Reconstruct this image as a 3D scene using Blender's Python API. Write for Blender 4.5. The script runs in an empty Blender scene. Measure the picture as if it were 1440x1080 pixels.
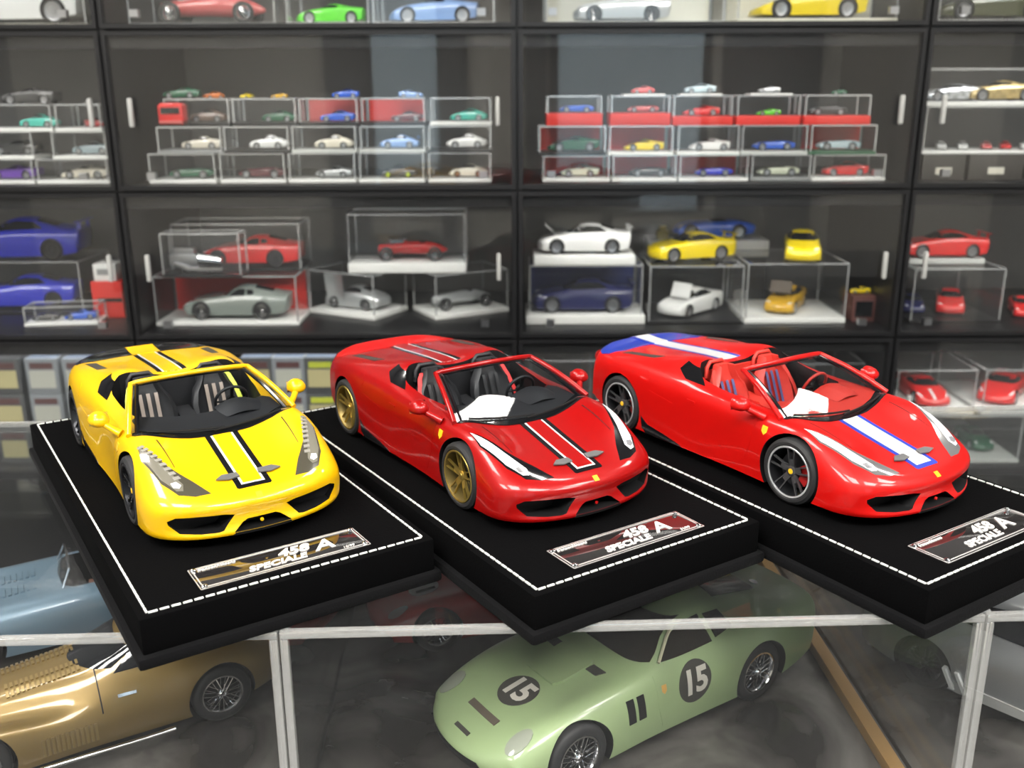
import bpy, bmesh, math, random
import numpy as np
from mathutils import Vector, Matrix
from mathutils.bvhtree import BVHTree

random.seed(7)
SC = bpy.context.scene
COL = SC.collection
PI = math.pi
# ------------------------------------------------------------------ camera
CZ = 1.25                      # camera height above the shop floor (m)
FPX, PITCH, ROLL = 1360.7, 0.2905, -0.0041
cam_d = bpy.data.cameras.new('camera')
cam_d.sensor_fit = 'HORIZONTAL'; cam_d.sensor_width = 36.0
cam_d.lens = 36.0 * FPX / 1440.0
cam_d.clip_start = 0.01; cam_d.clip_end = 50
cam_d.dof.use_dof = True; cam_d.dof.focus_distance = 0.52; cam_d.dof.aperture_fstop = 12.0
cam = bpy.data.objects.new('camera', cam_d); COL.objects.link(cam)
cam.location = (0, 0, CZ)
cam.rotation_euler = (Matrix.Rotation(PI/2 - PITCH, 4, 'X') @ Matrix.Rotation(ROLL, 4, 'Z')).to_euler()
SC.camera = cam
# ------------------------------------------------------------------ world, exposure
w = bpy.data.worlds.new('world'); SC.world = w; w.use_nodes = True
w.node_tree.nodes['Background'].inputs[0].default_value = (0.75, 0.82, 0.9, 1)
w.node_tree.nodes['Background'].inputs[1].default_value = 0.30
vs = SC.view_settings
vs.view_transform = 'Standard'; vs.look = 'None'; vs.gamma = 1.0; vs.use_curve_mapping = False
vs.exposure = 0.12
LAMP_STRENGTH = 29.0
STRIP_STRENGTH = 16.0
SC.cycles.use_denoising = True
SC.cycles.max_bounces = 10; SC.cycles.diffuse_bounces = 3; SC.cycles.glossy_bounces = 4
SC.cycles.transmission_bounces = 6; SC.cycles.transparent_max_bounces = 40
SC.cycles.caustics_reflective = False; SC.cycles.caustics_refractive = False
SC.cycles.sample_clamp_indirect = 4.0

# ------------------------------------------------------------------ pixel -> place (used to lay out the shop)
def ray(px, py):
    u, v = px - 720, py - 540
    cr, sr = math.cos(-ROLL), math.sin(-ROLL)
    u, v = cr*u - sr*v, sr*u + cr*v
    c, s = math.cos(PITCH), math.sin(PITCH)
    return np.array([u/FPX, c - (v/FPX)*s, -s - (v/FPX)*c])
def onz(px, py, z):
    d = ray(px, py); return d * ((z - CZ)/d[2]) + np.array([0, 0, CZ])
def ony(px, py, y):
    d = ray(px, py); return d * (y/d[1]) + np.array([0, 0, CZ])

# ------------------------------------------------------------------ materials
MATS = {}
def node_mat(name):
    m = bpy.data.materials.new(name); m.use_nodes = True
    return m, m.node_tree.nodes, m.node_tree.links
def mat(name, col, rough=0.4, metal=0.0, coat=0.0, spec=0.5, emit=None, es=0.0, bump=0.0, bscale=200.0, var=0.0, vscale=20.0, sheen=0.0, coat_rough=0.03):
    if name in MATS: return MATS[name]
    m, N, L = node_mat(name); b = N['Principled BSDF']
    b.inputs['Base Color'].default_value = (*col, 1); b.inputs['Roughness'].default_value = rough
    b.inputs['Metallic'].default_value = metal; b.inputs['Coat Weight'].default_value = coat
    b.inputs['Coat Roughness'].default_value = coat_rough
    b.inputs['Specular IOR Level'].default_value = spec
    if sheen:
        b.inputs['Sheen Weight'].default_value = sheen; b.inputs['Sheen Roughness'].default_value = 0.4
    if emit: b.inputs['Emission Color'].default_value = (*emit, 1); b.inputs['Emission Strength'].default_value = es
    if bump or var:
        tc = N.new('ShaderNodeTexCoord'); no = N.new('ShaderNodeTexNoise'); L.new(tc.outputs['Object'], no.inputs['Vector'])
        no.inputs['Scale'].default_value = bscale if bump else vscale; no.inputs['Detail'].default_value = 5
        if bump:
            bp = N.new('ShaderNodeBump'); bp.inputs['Strength'].default_value = bump; bp.inputs['Distance'].default_value = 0.0006
            L.new(no.outputs['Fac'], bp.inputs['Height']); L.new(bp.outputs['Normal'], b.inputs['Normal'])
        if var:
            n2 = N.new('ShaderNodeTexNoise'); n2.inputs['Scale'].default_value = vscale; n2.inputs['Detail'].default_value = 4
            L.new(tc.outputs['Object'], n2.inputs['Vector'])
            r = N.new('ShaderNodeValToRGB')
            r.color_ramp.elements[0].position = 0.35; r.color_ramp.elements[1].position = 0.65
            r.color_ramp.elements[0].color = (*[c*(1-var) for c in col], 1)
            r.color_ramp.elements[1].color = (*[min(1, c*(1+var)) for c in col], 1)
            L.new(n2.outputs['Fac'], r.inputs['Fac']); L.new(r.outputs['Color'], b.inputs['Base Color'])
    MATS[name] = m; return m
def glass_mat(name, tint=(0.97, 0.98, 0.98), ior=1.35, rough=0.01, haze=0.0, haze_col=(0.8, 0.82, 0.84)):
    """thin clear sheet: what is not mirrored (Fresnel) goes straight through; a little dust makes it milky"""
    if name in MATS: return MATS[name]
    m, N, L = node_mat(name); N.remove(N['Principled BSDF']); out = N['Material Output']
    t = N.new('ShaderNodeBsdfTransparent'); t.inputs[0].default_value = (*tint, 1)
    g = N.new('ShaderNodeBsdfGlossy'); g.inputs['Roughness'].default_value = rough; g.inputs['Color'].default_value = (1, 1, 1, 1)
    f = N.new('ShaderNodeFresnel'); gm = N.new('ShaderNodeNewGeometry'); mr = N.new('ShaderNodeMapRange')   # same mirror share on both faces of the sheet
    mr.inputs['To Min'].default_value = ior; mr.inputs['To Max'].default_value = 1/ior
    L.new(gm.outputs['Backfacing'], mr.inputs['Value']); L.new(mr.outputs['Result'], f.inputs['IOR'])
    mx = N.new('ShaderNodeMixShader'); L.new(f.outputs[0], mx.inputs[0]); L.new(t.outputs[0], mx.inputs[1]); L.new(g.outputs[0], mx.inputs[2])
    last = mx
    if haze:
        d = N.new('ShaderNodeBsdfDiffuse'); d.inputs[0].default_value = (*haze_col, 1)
        m2 = N.new('ShaderNodeMixShader'); m2.inputs[0].default_value = haze
        L.new(mx.outputs[0], m2.inputs[1]); L.new(d.outputs[0], m2.inputs[2]); last = m2
    L.new(last.outputs[0], out.inputs[0]); MATS[name] = m; return m
def edge_mat(name, clear=0.45, col=(0.9, 0.92, 0.93), rough=0.18):
    """polished edge of an acrylic sheet: partly clear, partly bright"""
    if name in MATS: return MATS[name]
    m, N, L = node_mat(name); N.remove(N['Principled BSDF']); out = N['Material Output']
    t = N.new('ShaderNodeBsdfTransparent'); g = N.new('ShaderNodeBsdfGlossy'); g.inputs['Roughness'].default_value = rough
    g.inputs['Color'].default_value = (*col, 1); d = N.new('ShaderNodeBsdfDiffuse'); d.inputs[0].default_value = (*col, 1)
    a = N.new('ShaderNodeMixShader'); a.inputs[0].default_value = 0.4; L.new(g.outputs[0], a.inputs[1]); L.new(d.outputs[0], a.inputs[2])
    b = N.new('ShaderNodeMixShader'); b.inputs[0].default_value = clear; L.new(a.outputs[0], b.inputs[1]); L.new(t.outputs[0], b.inputs[2])
    L.new(b.outputs[0], out.inputs[0]); MATS[name] = m; return m
def smoke_mat(name):
    """glossy dark sheet with grey cloud noise"""
    if name in MATS: return MATS[name]
    m, N, L = node_mat(name); b = N['Principled BSDF']
    tc = N.new('ShaderNodeTexCoord'); no = N.new('ShaderNodeTexNoise'); no.inputs['Scale'].default_value = 11; no.inputs['Detail'].default_value = 7
    no.inputs['Distortion'].default_value = 1.2
    L.new(tc.outputs['Object'], no.inputs['Vector']); r = N.new('ShaderNodeValToRGB'); L.new(no.outputs['Fac'], r.inputs['Fac'])
    r.color_ramp.elements[0].position = 0.38; r.color_ramp.elements[0].color = (0.018, 0.016, 0.015, 1)
    r.color_ramp.elements[1].position = 0.74; r.color_ramp.elements[1].color = (0.13, 0.122, 0.112, 1)
    L.new(r.outputs['Color'], b.inputs['Base Color']); b.inputs['Roughness'].default_value = 0.22
    MATS[name] = m; return m
def paint(name, col, metal=0.0, rough=0.32, coat=1.0):
    return mat('paint_' + name, col, rough=rough, metal=metal, coat=coat, spec=.25)

BLACK = mat('black_plastic', (0.006, 0.006, 0.0065), 0.55, spec=.3)
GLOSS_BLACK = mat('gloss_black', (0.006, 0.006, 0.007), 0.12, coat=0.5)
RUBBER = mat('tyre_rubber', (0.014, 0.014, 0.015), 0.65)
CHROME = mat('chrome', (0.82, 0.82, 0.84), 0.12, metal=1.0)
SILVER = mat('silver_metal', (0.55, 0.56, 0.58), 0.3, metal=1.0)
GOLD = mat('gold_wheel', (0.62, 0.46, 0.12), 0.32, metal=0.9)
DARKMETAL = mat('dark_metal', (0.035, 0.036, 0.04), 0.3, metal=0.7)
WHITE = mat('white_plastic', (0.8, 0.8, 0.78), 0.4)
MESH_BLACK = mat('grille_mesh', (0.035, 0.03, 0.025), 0.6)
CAR_GLASS = glass_mat('windscreen_glass', tint=(0.80, 0.83, 0.85), ior=1.42)
DARK_GLASS = mat('dark_glass', (0.01, 0.011, 0.013), 0.06, coat=0.6)
LAMP_LENS = glass_mat('lamp_lens', tint=(0.75, 0.77, 0.8), ior=1.5)
LAMP_OR_GLINT_WHITE = mat('led_bar', (0.85, 0.87, 0.9), 0.15, coat=1.0)  # white lamps; also paints the white reflection on the red cars' lamp covers
ACRYLIC = glass_mat('clear_acrylic', tint=(0.965, 0.97, 0.97), ior=1.25, haze=0.005)
ACRYLIC_SMALL = glass_mat('clear_acrylic_small', tint=(0.97, 0.975, 0.975), ior=1.25, haze=0.016)
DOOR_GLASS = glass_mat('door_glass', tint=(0.975, 0.978, 0.975), ior=1.45, haze=0.004)
EDGE = edge_mat('acrylic_edge', 0.45)
EDGE_SOFT = edge_mat('acrylic_edge_soft', 0.35)
BRIGHT_EDGE = edge_mat('acrylic_bright_edge', 0.50, col=(.74, .74, .72), rough=0.10)

# ------------------------------------------------------------------ mesh helpers
class MB:
    """collects verts / faces / material indices of one mesh"""
    def __init__(s): s.v = []; s.f = []; s.m = []
    def add(s, verts, faces, mi=0):
        o = len(s.v); s.v += [tuple(map(float, p)) for p in verts]
        for f in faces: s.f.append(tuple(i + o for i in f)); s.m.append(mi)
        return s
    def box(s, c, d, mi=0, rot=None):
        x, y, z = d[0]/2, d[1]/2, d[2]/2
        P = [Vector(p) for p in ((-x,-y,-z),(x,-y,-z),(x,y,-z),(-x,y,-z),(-x,-y,z),(x,-y,z),(x,y,z),(-x,y,z))]
        if rot is not None: P = [rot @ p for p in P]
        return s.add([p + Vector(c) for p in P], [(0,3,2,1),(4,5,6,7),(0,1,5,4),(1,2,6,5),(2,3,7,6),(3,0,4,7)], mi)
    def bar(s, a, b, w, h, mi=0):
        a, b = Vector(a), Vector(b); d = b - a
        q = d.to_track_quat('X', 'Z').to_matrix()
        return s.box((a + b)/2, (d.length, w, h), mi, q)
    def tube(s, pts, r, n=8, mi=0, caps=True):
        pts = [Vector(p) for p in pts]; rs = r if isinstance(r, (list, tuple)) else [r]*len(pts)
        rings = []; up = None
        for i, p in enumerate(pts):
            t = (pts[min(i+1, len(pts)-1)] - pts[max(i-1, 0)]).normalized()
            if up is None:
                up = t.orthogonal().normalized()
            up = (up - t*up.dot(t)).normalized(); sd = t.cross(up)
            rings.append([p + (up*math.cos(2*PI*k/n) + sd*math.sin(2*PI*k/n))*rs[i] for k in range(n)])
        V = [p for R in rings for p in R]; F = []
        for i in range(len(pts)-1):
            for k in range(n): F.append((i*n+k, i*n+(k+1)%n, (i+1)*n+(k+1)%n, (i+1)*n+k))
        if caps: F.append(tuple(range(n))[::-1]); F.append(tuple((len(pts)-1)*n+k for k in range(n)))
        return s.add(V, F, mi)
    def lathe(s, prof, n=32, axis='y', mi=0, c=(0,0,0), close=False):
        """prof: (radius, axial)"""
        V = []; F = []; c = Vector(c)
        for (r, a) in prof:
            for k in range(n):
                t = 2*PI*k/n; p = (r*math.cos(t), a, r*math.sin(t)) if axis == 'y' else ((r*math.cos(t), r*math.sin(t), a) if axis == 'z' else (a, r*math.cos(t), r*math.sin(t)))
                V.append(Vector(p) + c)
        m = len(prof); rr = range(m) if close else range(m-1)
        for i in rr:
            j = (i+1) % m
            for k in range(n): F.append((i*n+k, i*n+(k+1)%n, j*n+(k+1)%n, j*n+k))
        return s.add(V, F, mi)
    def prism(s, poly, a, b, axis='z', mi=0):
        """poly: list of 2D points; extruded from a to b along axis"""
        def P(p, h): return {'z': (p[0], p[1], h), 'y': (p[0], h, p[1]), 'x': (h, p[0], p[1])}[axis]
        n = len(poly); V = [P(p, a) for p in poly] + [P(p, b) for p in poly]
        F = [tuple(range(n))[::-1], tuple(range(n, 2*n))] + [(i, (i+1)%n, n+(i+1)%n, n+i) for i in range(n)]
        return s.add(V, F, mi)
    def grid(s, G, mi=0, wrap=False):
        G = np.asarray(G); a, b = G.shape[:2]; F = []
        for i in range(a-1):
            for j in range(b if wrap else b-1): F.append((i*b+j, i*b+(j+1)%b, (i+1)*b+(j+1)%b, (i+1)*b+j))
        return s.add(G.reshape(-1, 3), F, mi)
    def mesh(s, name, smooth=None, recalc=True, bevel=0.0, merge=0.0):
        me = bpy.data.meshes.new(name); me.from_pydata(s.v, [], s.f)
        for i in range(max(s.m, default=0) + 1): me.materials.append(None)
        me.polygons.foreach_set('material_index', s.m)
        if recalc or bevel or merge:
            bm = bmesh.new(); bm.from_mesh(me)
            if merge: bmesh.ops.remove_doubles(bm, verts=bm.verts, dist=merge)
            if bevel:
                bmesh.ops.bevel(bm, geom=list(bm.edges), offset=bevel, segments=2, affect='EDGES', profile=0.6, clamp_overlap=True)
            if recalc: bmesh.ops.recalc_face_normals(bm, faces=bm.faces)
            bm.to_mesh(me); bm.free()
        if smooth is not None: smooth_mesh(me, smooth)
        me.update(); return me
def smooth_mesh(me, deg):
    me.polygons.foreach_set('use_smooth', [True]*len(me.polygons))
    me.set_sharp_from_angle(angle=math.radians(deg))
def obj(name, me, mats, parent=None, loc=(0,0,0), rz=0.0, kind=None):
    if isinstance(me, MB): me = me.mesh(name, 35)
    if not isinstance(mats, (list, tuple)): mats = [mats]
    while len(me.materials) < len(mats): me.materials.append(None)
    o = bpy.data.objects.new(name, me); COL.objects.link(o)
    for i, s in enumerate(o.material_slots): s.link = 'OBJECT'; s.material = mats[min(i, len(mats)-1)]
    o.location = loc; o.rotation_euler = (0, 0, rz)
    if parent is not None: o.parent = parent
    if kind: o['kind'] = kind
    return o
def tag(o, label, cat, group=None):
    o['label'] = label; o['category'] = cat
    if group: o['group'] = group
    return o
def thing(name, label, cat, loc=(0,0,0), rz=0.0, group=None):
    o = bpy.data.objects.new(name, None); COL.objects.link(o); o.empty_display_size = 0.02
    o.location = loc; o.rotation_euler = (0, 0, rz)
    return tag(o, label, cat, group)
CACHE = {}
def cached(key, fn):
    if key not in CACHE: CACHE[key] = fn()
    return CACHE[key]
def bspl(P, n):
    """uniform cubic B-spline along axis 0, end points kept"""
    P = np.asarray(P, float); Q = np.concatenate([[2*P[0]-P[1]], P, [2*P[-1]-P[-2]]]); out = []
    m = len(P) - 1
    for i in range(m):
        for k in range(n):
            t = k/n; b = np.array([(1-t)**3, 3*t**3-6*t*t+4, -3*t**3+3*t*t+3*t+1, t**3])/6
            out.append(np.tensordot(b, Q[i:i+4], (0, 0)))
    out.append(P[-1]); return np.array(out)
def clip_cell(poly, x0, x1, y0, y1):
    def cl(pl, ax, val, keep_gt):
        o = []
        for i in range(len(pl)):
            a, b = pl[i-1], pl[i]; ia = (a[ax] >= val) if keep_gt else (a[ax] <= val); ib = (b[ax] >= val) if keep_gt else (b[ax] <= val)
            if ia != ib:
                t = (val - a[ax])/(b[ax]-a[ax]); o.append((a[0]+t*(b[0]-a[0]), a[1]+t*(b[1]-a[1])))
            if ib: o.append(b)
        return o
    for ax, v, g in ((0, x0, True), (0, x1, False), (1, y0, True), (1, y1, False)):
        poly = cl(poly, ax, v, g)
        if len(poly) < 3: return []
    return poly
def patch_mesh(bvh, poly, view, name='patch', cell=0.05, off=0.004, sign=1, sharp=60, both=False, thick=None):
    """a skin piece: the outline POLY (seen from 'top', 'side' or 'front') laid on the surface, proud by OFF with closed edges"""
    thick = thick or off*2
    bm = bmesh.new(); nrm = {}; mrg = {}
    xs = [p[0] for p in poly]; ys = [p[1] for p in poly]
    nx = max(1, math.ceil((max(xs)-min(xs))/cell)); ny = max(1, math.ceil((max(ys)-min(ys))/cell))
    dx, dy = (max(xs)-min(xs))/nx, (max(ys)-min(ys))/ny
    def hit(a, b):
        if view == 'top': o, d = Vector((a, b, 5)), Vector((0, 0, -1))
        elif view == 'side': o, d = Vector((a, 5*sign, b)), Vector((0, -sign, 0))
        elif view == 'front': o, d = Vector((5*sign, a, b)), Vector((-sign, 0, 0))
        h = bvh.ray_cast(o, d)
        if h[0] is None: return None
        n = h[1] if h[1].dot(d) < 0 else -h[1]
        return h[0], n
    def vert(p):
        k = (round(p[0], 5), round(p[1], 5))
        if k in mrg: return mrg[k]
        h = hit(*p)
        if h is None: mrg[k] = None; return None
        v = bm.verts.new(h[0] + h[1]*off); nrm[v] = h[1]; mrg[k] = v; return v
    for i in range(nx):
        for j in range(ny):
            x0, y0 = min(xs)+i*dx, min(ys)+j*dy
            c = clip_cell(poly, x0, x0+dx, y0, y0+dy)
            vs_ = []
            for p in c:
                v = vert(p)
                if v is not None and v not in vs_: vs_.append(v)
            if len(vs_) >= 3:
                try: bm.faces.new(vs_)
                except ValueError: pass
    be = [e for e in bm.edges if e.is_boundary]
    if be:
        r = bmesh.ops.extrude_edge_only(bm, edges=be)
        nv = [g for g in r['geom'] if isinstance(g, bmesh.types.BMVert)]
        src = {}
        for v in nv:
            for e in v.link_edges:
                o = e.other_vert(v)
                if o in nrm and (o.co - v.co).length < 1e-9: src[v] = nrm[o]
        for v in nv: v.co -= src.get(v, Vector((0, 0, 1)))*thick
    bmesh.ops.recalc_face_normals(bm, faces=bm.faces)
    me = bpy.data.meshes.new(name); bm.to_mesh(me); bm.free(); me.materials.append(None)
    smooth_mesh(me, sharp); return me
def scale_mesh(me, s):
    me.transform(Matrix.Scale(s, 4)); me.update(); return me
def boolean(me, cutter):
    a = bpy.data.objects.new('tmp_a', me); b = bpy.data.objects.new('tmp_b', cutter); COL.objects.link(a); COL.objects.link(b)
    md = a.modifiers.new('b', 'BOOLEAN'); md.operation = 'DIFFERENCE'; md.solver = 'EXACT'; md.object = b
    try: md.material_mode = 'INDEX'
    except Exception: pass
    dg = bpy.context.evaluated_depsgraph_get(); dg.update()
    out = bpy.data.meshes.new_from_object(a.evaluated_get(dg), depsgraph=dg)
    bpy.data.objects.remove(a); bpy.data.objects.remove(b); return out
def text_mesh(body, size, depth=0.0, shear=0.0, name='lettering', align='CENTER', offset=0.0, space=1.0):
    cu = bpy.data.curves.new(name, 'FONT'); cu.body = body; cu.size = size; cu.extrude = depth; cu.shear = shear
    cu.align_x = align; cu.align_y = 'CENTER'; cu.offset = offset; cu.space_character = space; cu.resolution_u = 3
    o = bpy.data.objects.new('tmp_t', cu); COL.objects.link(o)
    dg = bpy.context.evaluated_depsgraph_get(); dg.update()
    me = bpy.data.meshes.new_from_object(o.evaluated_get(dg), depsgraph=dg)
    bpy.data.objects.remove(o); me.name = name
    if not me.materials: me.materials.append(None)
    return me
# ================================================================== cars: bodies are solid B-spline shells with cut arches
def net_solid(rows, ns=6, nk=4, x0=0.0):
    """rows[i][k] = (u back from the nose, y, z) of one half; mirrored, splined and closed underneath"""
    R = np.array(rows, float); R[:, :, 0] = x0 - R[:, :, 0]
    Rm = R[:, ::-1, :].copy(); Rm[:, :, 1] *= -1
    full = np.concatenate([Rm[:, :-1], R], axis=1)
    G = bspl(full, ns); G = np.swapaxes(bspl(np.swapaxes(G, 0, 1), nk), 0, 1)
    a, b = G.shape[:2]; mb = MB(); mb.grid(G)
    for i in range(a-1): mb.f.append((i*b, (i+1)*b, (i+1)*b+b-1, i*b+b-1)); mb.m.append(0)
    mb.f.append(tuple(range(b))); mb.m.append(0)
    mb.f.append(tuple((a-1)*b + k for k in range(b))); mb.m.append(0)
    me = mb.mesh('body', None, recalc=True, merge=1e-5); me.materials.append(None)
    bm = bmesh.new(); bm.from_mesh(me); bvh = BVHTree.FromBMesh(bm); bm.free()
    return me, bvh
def cutters(items):
    mb = MB()
    for it in items:
        if it[0] == 'cyl':
            _, x, z, r, y0, y1 = it; n = 40
            mb.prism([(x + r*math.cos(2*PI*k/n), z + r*math.sin(2*PI*k/n)) for k in range(n)], y0, y1, 'y', 1)
        else:
            _, poly, a, b, ax = it; mb.prism(poly, a, b, ax, 1)
    return mb.mesh('cut', None)
def mir(poly): return [(p[0], -p[1]) for p in poly]
def sym(half): return half + [(p[0], -p[1]) for p in half[::-1] if abs(p[1]) > 1e-6]

# ---------------------------------------------------------------- wheels
def tyre_mesh(R, W, rr, n=40):
    h = W/2
    return MB().lathe([(rr, -h*.85), (rr+.02, -h), (R-.035, -h), (R-.008, -h+.02), (R, -h+.05), (R, -.02), (R-.006, -.015), (R-.006, .015), (R, .02), (R, h-.05), (R-.008, h-.02), (R-.035, h), (rr+.02, h), (rr, h*.85)], n, 'y', close=True)
def rim_mesh(R, W, rr, n=40):
    h = W/2
    return MB().lathe([(rr+.004, h*.96), (rr-.006, h*.98), (rr-.018, h*.9), (rr-.026, h*.45), (rr-.03, -h*.8), (rr+.002, -h*.86)], n, 'y', close=True)
def twin_spoke(ang, rr, h, wide=.016, gap=.07, mi=0):
    mb = MB(); q = Matrix.Rotation(-ang, 3, 'Y')
    for s in (-1, 1):
        P = []
        for (r, off, y, w, t) in ((.035, .35*gap, h*.55, wide*.9, .03), (.12, .42*gap, h*.72, wide*.8, .024), (rr-.015, .62*gap, h*.86, wide, .022)):
            for (a, b) in ((-w/2, -t), (w/2, -t), (w/2, 0), (-w/2, 0)): P.append(q @ Vector((r, y+b, s*off + a)))
        F = [(0, 1, 2, 3), (11, 10, 9, 8)]
        for i in range(2):
            for k in range(4): F.append((i*4+k, i*4+(k+1) % 4, (i+1)*4+(k+1) % 4, (i+1)*4+k))
        mb.add(P, F, mi)
    P = [q @ Vector(p) for p in ((.03, h*.5, -.03), (.03, h*.5, .03), (.13, h*.62, .028), (.13, h*.62, -.028), (.03, h*.56, -.02), (.03, h*.56, .02), (.13, h*.70, .02), (.13, h*.70, -.02))]
    mb.add(P, [(0, 3, 2, 1), (4, 5, 6, 7), (0, 1, 5, 4), (1, 2, 6, 5), (2, 3, 7, 6), (3, 0, 4, 7)], mi)
    return mb
def sc(mb, name, s, deg=35): return scale_mesh(mb.mesh(name, deg), s)
def add_wheel(parent, key, x, y, z, R, W, rr, s, rim, spoke, cap=None, tyre=RUBBER, nsp=5, caliper=None, lip=None, steer=0.0):
    side = 1 if y > 0 else -1
    wh = obj('wheel', cached((key, 'rim'), lambda: sc(rim_mesh(R, W, rr), 'wheel', s, 40)), rim, parent, (x*s, y*s, z*s), (0 if side > 0 else PI) + steer)
    obj('tyre', cached((key, 'tyre'), lambda: sc(tyre_mesh(R, W, rr), 'tyre', s, 30)), tyre, wh)
    if lip is not None: obj('rim_lip', cached((key, 'lip'), lambda: sc(MB().lathe([(rr+.006, W*.485), (rr+.003, W*.497), (rr-.010, W*.497), (rr-.014, W*.485), (rr-.012, W*.47), (rr+.006, W*.47)], 40, 'y', close=True), 'rim_lip', s, 40)), lip, wh)
    obj('brake_disc', cached((key, 'disc'), lambda: sc(MB().lathe([(.0, .0), (.185, .0), (.185, -.03), (.0, -.03)], 28), 'brake_disc', s)), DARKMETAL, wh)
    if caliper is not None:
        obj('brake_caliper', cached((key, 'cal'), lambda: sc(MB().prism([(.10*math.cos(a), .10*math.sin(a)) for a in np.linspace(2.5, 3.8, 8)] + [(.2*math.cos(a), .2*math.sin(a)) for a in np.linspace(3.8, 2.5, 8)], .0, .05, 'y'), 'brake_caliper', s)), caliper, wh)
    for i in range(nsp):
        obj('spoke', cached((key, 'sp', i), lambda i=i: sc(twin_spoke(2*PI*i/nsp + .31, rr, W/2), 'spoke', s, 30)), spoke, wh)
    hb = obj('hub', cached((key, 'hub'), lambda: sc(MB().lathe([(0, W*.34), (.035, W*.34), (.055, W*.3), (.06, W*.2), (0, W*.2)], 20), 'hub', s)), spoke, wh)
    if cap is not None:
        obj('centre_cap', cached((key, 'cap'), lambda: sc(MB().lathe([(0, W*.355), (.026, W*.355), (.03, W*.335), (0, W*.33)], 16), 'centre_cap', s)), cap, wh)
    return wh

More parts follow.
